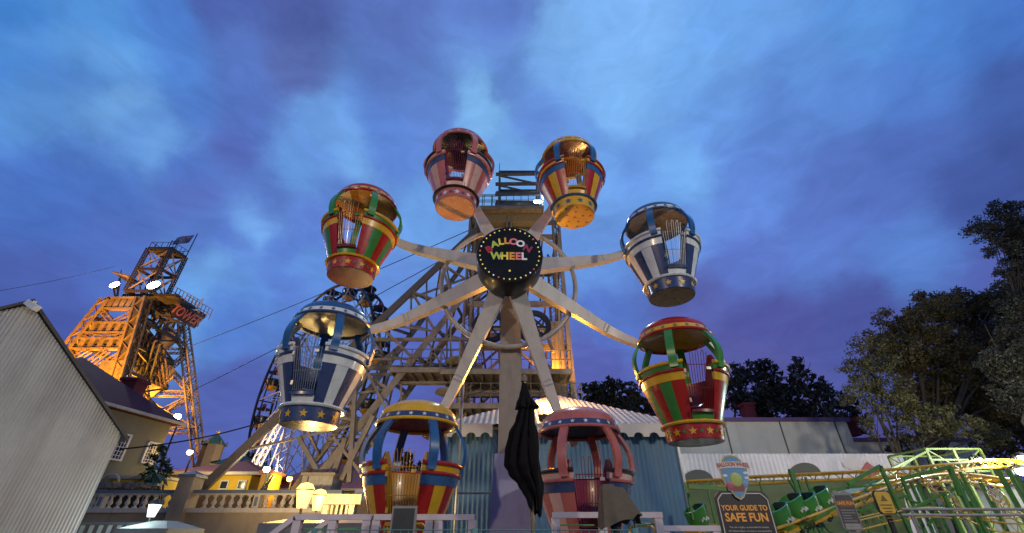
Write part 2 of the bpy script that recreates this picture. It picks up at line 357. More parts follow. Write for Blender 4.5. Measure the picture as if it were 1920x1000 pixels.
    b.build('canopy_lining', s['inner'], d)
    return t
protos = {k: gondola(k) for k in SCH}
GS = (.97, .97, .925)
for p_ in protos.values(): p_.scale = GS

HUB = Vector((-.045, 6.2, EYE+3.86)); YAW = R(1.9); RAD = 2.90; PH = -2.5
AX = Vector((math.cos(YAW), math.sin(YAW), 0)); AY = Vector((-math.sin(YAW), math.cos(YAW), 0))
LB = [('pink', 'pink striped balloon gondola at the very top, peach base with white stars', 0),
      ('yellow', 'red and yellow striped balloon gondola high beside the floodlight, blue stars under its base', 0),
      ('blue', 'blue and white striped balloon gondola right of the round name disc', 0),
      ('green', 'red and green striped balloon gondola hanging in front of the long white building', 0),
      ('pink', 'pink balloon gondola down at the platform behind the folded black umbrella', 0),
      ('yellow', 'yellow domed balloon gondola down at the platform with gold wire gate', 0),
      ('blue', 'blue domed striped balloon gondola in front of the big ferris wheel', 0),
      ('green', 'red and green striped balloon gondola on the upper left arm against the sky', 0)]
used = set()
GD = [(0, 0, .06), (0, 0, .02), (0, 0, 0), (-.02, 0, -.05), (0, 0, .08), (-.02, 0, .06), (0, 0, -.10), (0, 0, .04)]
ARM = []
for i, (k, lab, _) in enumerate(LB):
    ang = R(90+22.5-45*i+PH)
    piv = HUB+AX*RAD*math.cos(ang)+Z3*RAD*math.sin(ang)+AY*.56
    g = protos[k] if k not in used else copy_tree(protos[k]); used.add(k)
    g.location = piv-Vector((0, .56, 1.62*GS[2]+.03))+Vector(GD[i]); g.rotation_euler = (0, 0, YAW)
    tag(g, lab, 'gondola', 'balloon gondolas of the wheel'); ARM.append((ang, piv))

# ------------------------------------------------------------------ the wheel itself
ride = thing('balloon_ride', 'cream eight-armed balloon wheel with black name disc on a tapered pillar', 'fairground ride', (HUB.x, 7.0, 0))
def wadd(mb, name, m, par=None):
    o = mb.build(name, m, None)
    o.parent = par or ride
    if par is None: o.location = -Vector(ride.location)
    return o
b = MB()
b.beam((HUB.x+.02, 7.05, .7), (HUB.x+.02, 7.05, 2.6), .70, .5, w2=.46, h2=.42, up=(0, 1, 0))
wadd(b, 'pillar_foot', mat('lavender_paint', (.27, .28, .46), .5, var=.08, dirt=.2))
b = MB(); b.beam((HUB.x+.02, 7.05, 2.6), (HUB.x+.02, 7.05, HUB.z+.25), .37, .36, w2=.34, h2=.34, up=(0, 1, 0))
b.beam((HUB.x, 6.3, HUB.z), (HUB.x, 7.3, HUB.z), .30, .30)
wadd(b, 'pillar', mat('taupe_paint', (.23, .205, .165), .5, var=.08, dirt=.3))
PATH = [(.18, .10), (1.0, .42), (1.75, .68), (2.05, .76), (2.3, .78), (2.5, .75), (2.68, .72), (2.80, .67), (RAD, .60)]
for ang, piv in ARM:
    dr = AX*math.cos(ang)+Z3*math.sin(ang); sd = AX*-math.sin(ang)+Z3*math.cos(ang)
    vs = []; k = len(PATH)
    for j, (r_, yy) in enumerate(PATH):
        u = r_/RAD; wd = (.158-.105*min(1, u*1.1)); hd = .085-.03*u
        c = HUB+dr*r_+AY*yy
        t_ = (Vector((PATH[min(j+1, k-1)][0]-PATH[max(j-1, 0)][0], PATH[min(j+1, k-1)][1]-PATH[max(j-1, 0)][1]))).normalized()
        nn = (AY*t_.x-dr*t_.y)
        for a1, b1 in ((-1, -1), (1, -1), (1, 1), (-1, 1)): vs.append(c+sd*a1*wd+nn*b1*hd)
    fs = [(0, 1, 2, 3), tuple(4*(k-1)+q for q in (3, 2, 1, 0))]
    for i in range(k-1):
        for j in range(4): fs.append((4*i+j, 4*(i+1)+j, 4*(i+1)+(j+1) % 4, 4*i+(j+1) % 4))
    am = wadd(MB().add(vs, fs, 0, True), 'arm', CREAM)
    for r_ in (1.9,):
        yy = .10+(r_-.18)/.82*.32 if r_ < 1 else .42+(r_-1)/.75*.26; c = HUB+dr*r_+AY*yy; wj = .158-.105*min(1, r_/RAD*1.1)
        jb = MB(); jb.beam(c-dr*.05, c+dr*.05, .178-.022*r_, 2*wj+.008, up=sd)
        for q_ in (-.7, -.25, .25, .7):
            for e_ in (-.035, .035): jb.box(c+sd*wj*q_+dr*e_-AY*(.085+.012), (.016, .02, .016))
        jo = jb.build('joint_plate', CREAM, am)
b = MB(); rr = 1.22
b.tube([HUB+AX*rr*math.cos(R(q))+Z3*rr*math.sin(R(q))+AY*.56 for q in range(0, 360, 6)], .043, 12, closed=True)
wadd(b, 'hoop', mat('grey_tube', (.36, .33, .28), .4, .1))
# name disc
disc = bpy.data.objects.new('name_disc', None)
M = Matrix.Rotation(R(90), 4, 'X')
b = MB(); b.lathe([(0, -.24), (.535, -.24), (.545, -.22), (.545, .22), (.535, .24), (0, .24)], n=56)
b.v = [tuple(M @ Vector(q)) for q in b.v]
disc = b.build('name_disc', mat('gloss_black', (.008, .009, .010), .38, coat=.15, spec=.25), ride)
disc.location = Vector((HUB.x, 6.02, HUB.z))-Vector(ride.location); disc.rotation_euler = (0, 0, YAW)
FR = -.2425
lm = {n: mat('letter_'+n, c, .5, var=.05) for n, c in dict(red=(.45, .03, .05), lime=(.45, .62, .10), yellow=(.85, .72, .10), orange=(.85, .38, .05), pink=(.80, .22, .25), white=(.80, .85, .85), purple=(.30, .05, .12)).items()}
for ch, cl, x, z, rt in (('B', 'red', -.355, .10, 30), ('A', 'lime', -.265, .205, 19), ('L', 'yellow', -.155, .255, 9), ('L', 'orange', -.055, .275, 3), ('O', 'pink', .065, .262, -5), ('O', 'white', .185, .225, -14), ('N', 'purple', .305, .13, -28)):
    text(ch, 'letter', lm[cl], .17, disc, (x*.95, FR, z-.03), (R(90), R(-rt), 0), .003, .007, 1.05)
for ch, cl, x in (('W', 'lime', -.215), ('H', 'yellow', -.082), ('E', 'orange', .035), ('E', 'pink', .135), ('L', 'white', .232)):
    text(ch, 'letter', lm[cl], .19, disc, (x, FR, -.055), (R(90), 0, 0), .003, .008, .95)
bc = [(1, .8, .15), (.9, .75, .2), (.85, .9, .95), (1, .7, .1), (.75, .12, .06), (.9, .85, .2), (.55, .75, .1)]
for i in range(34):
    a = 360*i/34; c_ = i*5 % 7
    m = mat('bulb_%d' % c_, bc[c_], .3, emit=bc[c_], es=.4)
    MB().ball((0, 0, 0), .0135, 8).build('bulb', m, disc, (.485*math.sin(R(a)), FR, .485*math.cos(R(a))))
for x, z in ((0, -.33),): MB().ball((0, 0, 0), .018, 8).build('bulb', MATS['bulb_0'], disc, (x, FR, z))
# ------------------------------------------------------------------ ground
GRD = mat('pavement', (.10, .09, .085), .8, var=.3, scale=1.5, bump=.3)
tag(MB().box((0, 150, -.05), (700, 420, .1)).build('ground', GRD), kind='structure')
def PW(px, py, A, B):
    """the point of the vertical plane through A and B seen at a pixel"""
    r = D(px, py); n = Vector((B[1]-A[1], -(B[0]-A[0])))
    k = (n.x*A[0]+n.y*A[1])/(n.x*r.x+n.y*r.y)
    return Vector((0, 0, EYE))+r*k
def corr(mb, A, B, z0, top, pitch=.09, amp=.012, mi=0, n=4, th=.06):
    """corrugated sheet from A to B (xy), bottom z0, top(s) metres along; closed at the back"""
    A, B = Vector(A[:2]), Vector(B[:2]); Ln = (B-A).length; d = (B-A)/Ln; nn = Vector((d.y, -d.x))
    k = int(Ln/pitch*n); vs = []
    for i in range(k+1):
        s = Ln*i/k; o = amp*math.sin(2*math.pi*s/pitch); p = A+d*s+nn*o; q = A+d*s-nn*th
        z1 = top(s)
        zb = z0(s) if callable(z0) else z0
        vs += [(p.x, p.y, zb), (p.x, p.y, z1), (q.x, q.y, z1), (q.x, q.y, zb)]
    o = len(mb.v); mb.v += vs
    for i in range(k):
        a, b = o+4*i, o+4*i+4
        for j in range(4): mb.f.append([a+j, b+j, b+(j+1) % 4, a+(j+1) % 4]); mb.m.append(mi); mb.sm.append(j == 0)
    return mb
# ------------------------------------------------------------------ white gabled shed, left
SHED = mat('shed_sheet', (.36, .40, .39), .6, var=.10, scale=1.2, dirt=.25)
MAROON = mat('maroon_roof', (.11, .012, .02), .85, var=.12, scale=2)
cA = P(225, 812, 9.5); wd = Vector((-.6, -.8)); dd = Vector((-.8, .6)); W = 4.6; rise = (5.5-cA.z)/2.3
sh = thing('gabled_shed', 'white corrugated gabled shed filling the left edge of the photo', 'building', (cA.x, cA.y, 0))
def loc(o, t): o.location = -Vector(t.location); return o
B2_ = cA.xy+wd*W
loc(corr(MB(), B2_, cA.xy, 0, lambda s: cA.z+rise*(2.3-abs(s-2.3)), .055, .005).build('gable_wall', SHED, sh, sharp=80), sh)
b = MB(); Z = cA.z
for sgn in (0, 1):
    e0 = cA.xy+wd*(W if sgn else 0)-wd*(.16 if not sgn else -.16); ap = cA.xy+wd*2.3
    f = -dd*.07
    q = [Vector((*(e0+f), Z-.13)), Vector((*(ap+f), Z+2.3*rise+.03)), Vector((*(ap+dd*12), Z+2.3*rise+.03)), Vector((*(e0+dd*12), Z-.13))]
    b.add(q+[v+Vector((0, 0, .07)) for v in q], [(0, 1, 2, 3), (7, 6, 5, 4), (0, 4, 5, 1), (1, 5, 6, 2), (2, 6, 7, 3), (3, 7, 4, 0)])
loc(b.build('roof', mat('shed_roof', (.05, .05, .05), .6), sh), sh)
b = MB(); c0 = cA.xy
for p_, q_ in ((c0+dd*.07, c0+dd*12), (c0+wd*W+dd*.07, c0+wd*W+dd*12)):
    b.beam((*p_, Z/2), (*q_, Z/2), .1, Z)
loc(b.build('side_wall', SHED, sh), sh)
b = MB(); ap = cA.xy+wd*2.27-dd*.16
b.box((*ap, Z+2.3*rise-.07), (.28, .12, .11), M=Matrix.Rotation(.5, 3, 'Y')); b.beam((*ap, Z+2.3*rise+.0), (*(ap+dd*.3), Z+2.3*rise+.07), .06)
loc(b.build('ridge_vent', WHT, sh), sh)
# ------------------------------------------------------------------ house with the maroon roof
HW = mat('house_plaster', (.19, .185, .13), .8, var=.08, scale=2, dirt=.15)
ez = P(324, 793, 26).z
hB = P(322, 795, 26).xy; r = D(188, 757); kk = (ez-EYE)/r.z; hA = Vector((r.x*kk, r.y*kk))
hd = (hB-hA).normalized(); hn = Vector((hd.y, -hd.x)); hA = hA-hd*3
ho = thing('plastered_house', 'pale plastered house with maroon tiled roof and barred windows behind the shed', 'house', (hB.x, hB.y, 0))
b = MB(); Lh = (hB-hA).length; DP = 8
c4 = [hA, hB, hB-hn*DP, hA-hn*DP]
b.prism([(p.x, p.y) for p in c4], (0, 0, 0), X3, Y3, Z3*(ez-.12)); loc(b.build('wall', HW, ho), ho)
ov = .45
e4 = [hA+hn*ov-hd*ov, hB+hn*ov+hd*ov, hB-hn*(DP+ov)+hd*ov, hA-hn*(DP+ov)-hd*ov]
rg = [hA-hn*DP/2+hd*4, hB-hn*DP/2-hd*3.4]
b = MB(); zr = ez+3.0
v = [Vector((*p, ez-.1)) for p in e4]+[Vector((*p, ez+.02)) for p in e4]+[Vector((*p, zr)) for p in rg]
b.add(v, [(3, 2, 1, 0), (0, 1, 5, 4), (1, 2, 6, 5), (2, 3, 7, 6), (3, 0, 4, 7), (4, 5, 9, 8), (5, 6, 9), (6, 7, 8, 9), (7, 4, 8)])
loc(b.build('roof', MAROON, ho), ho)
b = MB()
for i in range(4): b.beam(v[4+i]+Z3*-.05, v[4+(i+1) % 4]+Z3*-.05, .12, .14)
loc(b.build('gutter', mat('gutter_cream', (.5, .48, .42), .5), ho), ho)
b = MB(); q = P(242, 742, 25.5); b.box(q, (.9, .9, 1.6)); b.box(q+Z3*.85, (1.1, 1.1, .16)); loc(b.build('chimney', MAROON, ho), ho)
WF = mat('window_white', (.65, .65, .62), .5); GLS = mat('dark_glass', (.03, .035, .05), .12)
for (x0, y0, x1, y1) in ((234, 815, 212, 862), (292, 832, 270, 868)):
    a = PW(x0, y0, hA, hB); c = PW(x1, y1, hA, hB); wz0, wz1 = c.z, a.z; wc = PW((x0+x1)/2, (y0+y1)/2, hA, hB)
    wv = Vector((*hd, 0)); nv = Vector((*hn, 0)); hw = .34
    wc = Vector((wc.x, wc.y, 0))
    f = MB()
    for s_ in (-1, 1): f.beam(wc+wv*s_*hw+nv*.04+Z3*wz0, wc+wv*s_*hw+nv*.04+Z3*wz1, .08, .12)
    for z in (wz0, wz1): f.beam(wc-wv*(hw+.04)+nv*.05+Z3*z, wc+wv*(hw+.04)+nv*.05+Z3*z, .12, .08)
    for i in range(1, 4): f.beam(wc+wv*hw*(i/2-1)+nv*.05+Z3*wz0, wc+wv*hw*(i/2-1)+nv*.05+Z3*wz1, .028, .03)
    for i in range(1, 6): z = wz0+(wz1-wz0)*i/6; f.beam(wc-wv*hw+nv*.055+Z3*z, wc+wv*hw+nv*.055+Z3*z, .028, .028)
    fo = loc(f.build('window', WF, ho), ho)
    g = MB(); g.beam(wc-wv*hw+nv*.02+Z3*(wz0+wz1)/2, wc+wv*hw+nv*.02+Z3*(wz0+wz1)/2, .03, wz1-wz0)
    g.build('pane', GLS, fo)
# ------------------------------------------------------------------ balustraded terrace
STN = mat('terrace_plaster', (.36, .29, .19), .75, var=.1, scale=1.5, dirt=.25, bump=.2); BAL = mat('baluster_stone', (.56, .50, .40), .6, var=.08, dirt=.2)
CAPM = mat('slate_cap', (.14, .17, .19), .5)
TY = 20
zt = P(400, 920, TY).z; zb = P(400, 956, TY).z
te = thing('terrace_wall', 'cream terrace wall with urn balusters and capped pillar below the yellow building', 'wall', (-12, TY, 0))
xl, xr = P(120, 940, TY).x, P(640, 940, TY).x
b = MB(); b.box(((xl+xr)/2, TY+.2, (zb-.1)/2), (xr-xl, .6, zb-.1)); loc(b.build('wall', STN, te), te)
b = MB(); b.box(((xl+xr)/2, TY+.1, zb-.03), (xr-xl, .66, .16)); loc(b.build('plinth', BAL, te), te)
b = MB(); b.box(((xl+xr)/2, TY, zt-.05), (xr-xl, .34, .12)); b.box(((xl+xr)/2, TY, zt-.14), (xr-xl, .26, .06), 1); loc(b.build('handrail', [CAPM, BAL], te), te)
h = zt-.17-(zb+.05)
prof = [(0, 0), (.10, 0), (.10, .10), (.05, .14), (.045, .2), (.095, .36), (.10, .45), (.06, .62), (.04, .78), (.05, .86), (.095, .90), (.095, 1), (0, 1)]
proto = None; x = xl+.15; k = 0
while x < xr:
    px_ = 960+FP*x/(TY*math.cos(PITCH)+.7*math.sin(PITCH))
    if not (335 < px_ < 378) and k % 9 != 4:
        if proto is None:
            proto = MB().lathe([(r_, z*h) for r_, z in prof], n=10).build('baluster', BAL, te); o = proto
        else: o = proto.copy(); C.objects.link(o)
        o.location = Vector((x, TY, zb+.05))-Vector(te.location)
    elif k % 9 == 4:
        b = MB(); b.box((x, TY, zb+.05+h/2), (.26, .24, h)); b.box((x, TY-.13, zb+.05+h/2), (.12, .02, h*.7), 1); loc(b.build('pedestal', [BAL, CAPM], te), te)
    x += .355; k += 1
pA = P(360, 896, TY-.1)
b = MB(); b.box((pA.x, TY-.05, pA.z/2), (.62, .7, pA.z)); loc(b.build('pillar', STN, te), te)
b = MB(); b.box((pA.x, TY-.05, pA.z+.05), (.76, .84, .1)); b.add([(pA.x+i*.38, TY-.05+j*.42, pA.z+.1) for i, j in ((-1, -1), (1, -1), (1, 1), (-1, 1))]+[(pA.x, TY-.05, pA.z+.28)], [(0, 1, 4), (1, 2, 4), (2, 3, 4), (3, 0, 4), (3, 2, 1, 0)])
loc(b.build('pillar_cap', CAPM, te), te)
pl = P(600, 893, 21)
t = thing('concrete_plinth', 'pale concrete footing block carrying the headframe legs behind the lit kiosk', 'plinth', (pl.x, 21, 0))
MB().box((0, .4, pl.z/2), (1.35, 1.2, pl.z)).build('block', mat('pale_concrete', (.42, .40, .30), .8, var=.12, dirt=.3, bump=.3), t)
MB().box((0, .4, pl.z+.06), (1.5, 1.35, .12)).build('cap', STN, t)
# ------------------------------------------------------------------ yellow building and its neighbours
YW = mat('yellow_plaster', (.72, .46, .03), .7, var=.08, scale=1.5, dirt=.12); TERR = mat('terracotta_roof', (.34, .085, .06), .65, var=.15, scale=3)
def hip(par, x0, x1, y0, y1, z0, z1, inset, m, name='roof', th=.12):
    b = MB(); e = [(x0, y0), (x1, y0), (x1, y1), (x0, y1)]; ym = (y0+y1)/2
    v = [(*p, z0-th) for p in e]+[(*p, z0) for p in e]+[(x0+inset, ym, z1), (x1-inset, ym, z1)]
    b.add(v, [(3, 2, 1, 0), (0, 1, 5, 4), (1, 2, 6, 5), (2, 3, 7, 6), (3, 0, 4, 7), (4, 5, 9, 8), (5, 6, 9), (6, 7, 8, 9), (7, 4, 8)])
    return loc(b.build(name, m, par), par)
yb = thing('yellow_building', 'bright yellow low building with red hipped roof behind the balustrade', 'building', (P(390, 900, 28).x, 28, 0))
xa, xb_ = P(312, 900, 28).x, P(470, 900, 28).x; ze = P(400, 886, 27.6).z
loc(MB().box(((xa+xb_)/2, 31, ze/2), (xb_-xa, 6, ze)).build('wall', YW, yb), yb); zd = P(400, 919, 28).z; loc(MB().box(((xa+xb_)/2, 27.98, zd/2), (xb_-xa+.04, .06, zd)).build('dado', mat('dado_brown', (.07, .045, .03), .8), yb), yb)
hip(yb, xa-.5, xb_+.9, 27.5, 34.5, ze, ze+1.1, 3.4, TERR)
b = MB(); b.box(((xa+xb_)/2+.2, 27.42, ze-.06), (xb_-xa+1.6, .12, .16)); loc(b.build('gutter', BAL, yb), yb)
for px_ in (422, 455):
    q = P(px_, 906, 28); f = loc(MB().box((q.x, 27.97, q.z-.1), (.5, .06, .5)).build('window', WF, yb), yb)
    MB().box((q.x, 27.93, q.z-.1), (.36, .03, .36)).build('pane', GLS, f)
t = thing('yellow_outbuilding', 'low yellow flat-roofed wing with rubble on its deck beside the palm', 'building', (P(230, 910, 24).x, 24, 0))
xa, xb_ = P(165, 910, 24).x, P(300, 910, 24).x; ze2 = P(230, 898, 24).z
loc(MB().box(((xa+xb_)/2, 25, ze2/2), (xb_-xa, 2, ze2)).build('wall', YW, t), t); zd = P(230, 917, 24).z; loc(MB().box(((xa+xb_)/2, 23.98, zd/2), (xb_-xa+.04, .06, zd)).build('dado', mat('dado_brown', (.07, .045, .03), .8), t), t); loc(MB().box(((xa+xb_)/2, 24.9, ze2+.05), (xb_-xa+.3, 2.3, .12)).build('coping', BAL, t), t)
RB = mat('rubble', (.25, .2, .15), .8, var=.3)
b = MB(); rnd = random.Random(3)
for i in range(16):
    q = P(185+i*6+rnd.uniform(-3, 3), 914, 21.5); b.box(q+Z3*.05, (rnd.uniform(.2, .6), .3, rnd.uniform(.08, .22)), M=Matrix.Rotation(rnd.uniform(-.5, .5), 3, 'Y') @ Matrix.Rotation(rnd.uniform(0, 2), 3, 'Z'))
tag(b.build('planter_rocks', RB), 'jumble of stone slabs and logs lying on the terrace behind the left balusters', 'rocks', kind='stuff')
q0 = P(207, 905, 21.5)
b = MB(); b.tube([q0+Vector((.45*math.cos(R(a))-.1, 0, .35*math.sin(R(a)))) for a in range(0, 200, 20)], .05, 8)
tag(b.build('bent_pipe', BAL), 'pale bent pipe hoop standing on the terrace behind the left balusters', 'pipe')
# flood post in front of the yellow wall
q = P(285, 900, 22)
t = thing('cctv_post', 'white slanting camera post in front of the yellow wing', 'post', (q.x, 22, 0))
MB().tube([(0, 0, 2), (0, 0, P(285, 882, 22).z)], .07, 8).build('pole', WHT, t); MB().box((.2, 0, q.z-.2), (.5, .3, .12)).build('camera_head', WHT, t)
# pink-roofed building
pb = thing('pink_roofed_building', 'low building with dusty pink roof behind the ferris wheel legs', 'building', (P(600, 900, 31).x, 31, 0))
xa, xb_ = P(520, 900, 31).x, P(720, 900, 31).x; ze = P(600, 917, 30.5).z
loc(MB().box(((xa+xb_)/2, 34, ze/2), (xb_-xa, 6, ze)).build('wall', STN, pb), pb)
hip(pb, xa-.8, xb_+.6, 30.4, 38, ze, P(600, 868, 34).z, 2.2, mat('pink_roof', (.36, .13, .12), .6, var=.12))
b = MB(); b.box(((xa+xb_)/2, 30.32, ze-.05), (xb_-xa+1.4, .12, .14)); loc(b.build('gutter', BAL, pb), pb)
t = thing('ochre_cabin', 'small ochre cabin with slanted struts by the starlit lamp', 'cabin', (P(497, 900, 24).x, 24, 0))
q = P(497, 888, 24); MB().box((0, .6, q.z/2), (.5, 1.2, q.z)).build('wall', mat('ochre_plaster', (.35, .19, .02), .7), t)
b = MB(); b.beam((.3, -.15, q.z-.1), (-.2, -.15, q.z-1.3), .08); b.beam((.45, -.15, q.z-.1), (-.05, -.15, q.z-1.3), .08); b.build('strut', DKS, t)
MB().box((0, .6, q.z+.06), (.7, 1.5, .12)).build('roof', TERR, t)
# turret
TEAL = mat('teal_roof', (.012, .06, .045), .5, var=.12); TB = mat('turret_brick', (.08, .055, .035), .7)
q = P(396, 850, 40)
t = thing('roof_turret', 'distant turret with pointed green roof above the red roofs', 'turret', (q.x, 40, 0))
zb_ = P(396, 851, 40).z; z1_ = P(396, 835, 40).z; z2_ = P(396, 813, 40).z
MB().lathe([(0, 0), (.85, 0), (.85, z1_), (0, z1_)], n=8, smooth=False).build('drum', TB, t)
MB().lathe([(0, z1_), (1.05, z1_), (.6, z1_+.45), (.2, z2_-.15), (0, z2_)], n=8, smooth=False).build('roof', TEAL, t)
MB().ball((0, 0, z2_+.1), .16).build('finial', GOLD, t)
for i in range(6): MB().lathe([(0, z1_), (.09, z1_), (.07, z1_+.25), (0, z1_+.35)], n=6, c=pol(60*i, .95, 0)).build('pinnacle', TB, t)
q = P(415, 862, 41)
t = thing('green_hipped_pavilion', 'distant low pavilion with green hipped roof right of the turret', 'pavilion', (q.x, 41, 0))
t.location.z = 0; MB().box((.3, 1.5, (q.z-.5)/2), (5.2, 3, q.z-.5)).build('wall', MAROON, t)
bb = MB(); bb.lathe([(0, q.z-.5), (3.4, q.z-.5), (0, q.z+.7)], n=4, smooth=False, c=(.6, 1.5, 0)); bb.build('roof', TEAL, t)
# ------------------------------------------------------------------ pavilion and kiosk roofs, low left
def bowl_lantern(name, label, px, py, Y, zbot, m_glow, scl=1.0, group=None):
    q = P(px, py, Y); t = thing(name, label, 'lantern', (q.x, Y, 0), 0, group)
    MB().tube([(0, 0, zbot), (0, 0, q.z-.16*scl)], .022, 8).build('post', DKS, t)
    b = MB(); b.lathe([(0, q.z-.17*scl), (.08*scl, q.z-.17*scl), (.14*scl, q.z+.10*scl), (0, q.z+.10*scl)], n=6, smooth=False); b.build('glass', m_glow, t)
    b = MB(); b.lathe([(.145*scl, q.z+.10*scl), (.155*scl, q.z+.12*scl), (.10*scl, q.z+.20*scl), (0, q.z+.23*scl)], n=12, closed=False)
    c = b.build('dome', m_glow if 'warm' in label else DKS, t)
    b = MB(); b.tube([(0, 0, q.z+.22*scl), (0, 0, q.z+.32*scl)], .012, 6); b.lathe(ring_profile(.15*scl, q.z+.11*scl, .01), n=16); b.build('frame', DKS, t)
    return q
GW = mat('warm_glass', (.25, .16, .04), .6, emit=(1, .60, .16), es=2.6); GC = mat('cool_glass', (.2, .25, .25), .6, emit=(.8, 1, .93), es=1.8)
def pyramid_roof(name, label, px, py, Y, wx, dy, hh, m, fas):
    q = P(px, py, Y); t = thing(name, label, 'pavilion', (q.x, Y+dy/2, 0))
    z = q.z; e = [(-wx/2, -dy/2), (wx/2, -dy/2), (wx/2, dy/2), (-wx/2, dy/2)]; tp = [(x*.28, y*.28) for x, y in e]
    b = MB(); b.add([(*p, z) for p in e]+[(*p, z+hh) for p in tp], [(0, 1, 5, 4), (1, 2, 6, 5), (2, 3, 7, 6), (3, 0, 4, 7), (4, 5, 6, 7), (3, 2, 1, 0)]); b.build('roof', m, t)
    b = MB()
    for i in range(4): b.beam((*e[i], z-.07), (*e[(i+1) % 4], z-.07), .06, .14)
    b.build('fascia', fas, t)
    for sx_ in (-1, 1):
        for sy_ in (-1, 1): MB().box((sx_*(wx/2-.15), sy_*(dy/2-.15), (z-.14)/2), (.1, .1, z-.14)).build('post', WHT, t)
    return q
pyramid_roof('lamp_pavilion', 'small square pavilion roof under the warm lit lantern pair', 588, 981, 8, 1.70, 1.6, .13, mat('cream_roof', (.55, .42, .25), .5), CAPM)
pyramid_roof('lantern_booth', 'pale hipped booth roof carrying the cool white lantern', 266, 991, 10, 1.0, 1.2, .14, mat('pale_roof', (.20, .25, .24), .5), CAPM)
t = thing('striped_awning', 'low grey and cream striped awning left of the lantern booth', 'awning', (P(190, 990, 11).x, 11, 0))
q = P(190, 984, 11); b = MB()
for i in range(22): b.box((-1.0+i*.1, 0, q.z-.12), (.1, .04, .24), i % 2)
b.box((0.05, .4, q.z+.02), (2.3, .9, .05), 2); b.build('valance', [WHT, GREY, CAPM], t)
for s_ in (-.95, 1.05): MB().box((s_, .3, (q.z-.2)/2), (.08, .08, q.z-.2)).build('post', WHT, t)
l1 = bowl_lantern('round_lantern', 'warm glowing round topped lantern over the pavilion roof, nearer of the pair', 570, 932, 8.4, P(575, 965, 8.4).z, GW, 1.0, 'lanterns over the lamp pavilion')
l2 = bowl_lantern('round_lantern', 'smaller warm lantern glowing just right of the big one over the pavilion', 597, 940, 9.6, P(597, 965, 9.6).z, GW, .95, 'lanterns over the lamp pavilion')
l3 = bowl_lantern('cool_lantern', 'cool white glass lantern on the booth roof in front of the balusters', 288, 955, 10.4, P(288, 985, 10.4).z, GC, .85)
# kiosk with striped slats
kx0, kx1 = P(612, 930, 11).x, P(667, 930, 11).x; kz = P(640, 928, 11).z
t = thing('slatted_kiosk', 'cream slatted kiosk lit yellow under a deep fascia behind the white railing', 'kiosk', ((kx0+kx1)/2, 11, 0))
MB().box((-.1, .0, kz-.09), (kx1-kx0+.5, .1, .20)).build('fascia', BAL, t)
for x_ in (kx0+.05, kx1-.03): loc(MB().box((x_, 11, (kz-.2)/2), (.12, .12, kz-.2)).build('post', BAL, t), t)
b = MB()
for i in range(6): b.box(((kx0+kx1)/2-.27+i*.11, 11.03, (kz-.2)/2), (.05, .03, kz-.2))
loc(b.build('slat', BAL, t), t)
loc(MB().box(((kx0+kx1)/2, 11.2, (kz-.2)/2), (kx1-kx0, .06, kz-.2)).build('back_panel', mat('dull_green', (.10, .12, .07), .6), t), t)
loc(MB().box(((kx0+kx1)/2+1.2, 12.2, (kz-.15)/2), (1.5, .1, kz-.15)).build('blue_panel', mat('blue_panel', (.03, .10, .30), .5), t), t)
b = MB()
for i in range(4): b.box((kx1+.25+i*.12, 12.1, kz-.33), (.045, .04, .36))
loc(b.build('hanging_slats', WHT, t), t)
loc(MB().box((kx1+.35, 12.2, kz+.06), (1.3, .8, .22)).build('roof', mat('lilac_white', (.55, .53, .58), .5), t), t)
# street lamps on the left
def post_lamp(label, px, py, Y, glow, col, rad=.12, zb=0, group='street lamps beyond the balustrade'):
    q = P(px, py, Y); t = thing('street_lamp', label, 'street lamp', (q.x, Y, 0), 0, group)
    MB().tube([(0, .25, zb), (0, .25, q.z-.1), (0, .1, q.z+.1)], .05, 8).build('pole', DKS, t)
    MB().ball((0, 0, q.z), rad, 12).build('globe', glow, t); MB().lathe([(0, q.z+rad*1.2), (rad*1.1, q.z+rad*.6), (rad*1.1, q.z+rad*.5), (0, q.z+rad*1.1)], n=14).build('hood', DKS, t)
    return q
GS1 = mat('white_glow', (1, .95, .85), .4, emit=(1, .9, .7), es=30); GS2 = mat('amber_glow', (1, .7, .2), .4, emit=(1, .6, .12), es=14)
s1 = post_lamp('bright white street lamp shining at the end of the yellow roof', 500, 880, 23, GS1, 0, .15)
s2 = post_lamp('amber street lamp glowing in front of the dusty pink roof', 543, 898, 25, GS2, 0, .14)
s3 = post_lamp('white lamp shining at the corner of the maroon roofed house', 333, 781, 28, GS1, 0, .2)
s4 = post_lamp('globe lamp on a short pole at the foot of the steel tower', 356, 848, 27, GS2, 0, .16)
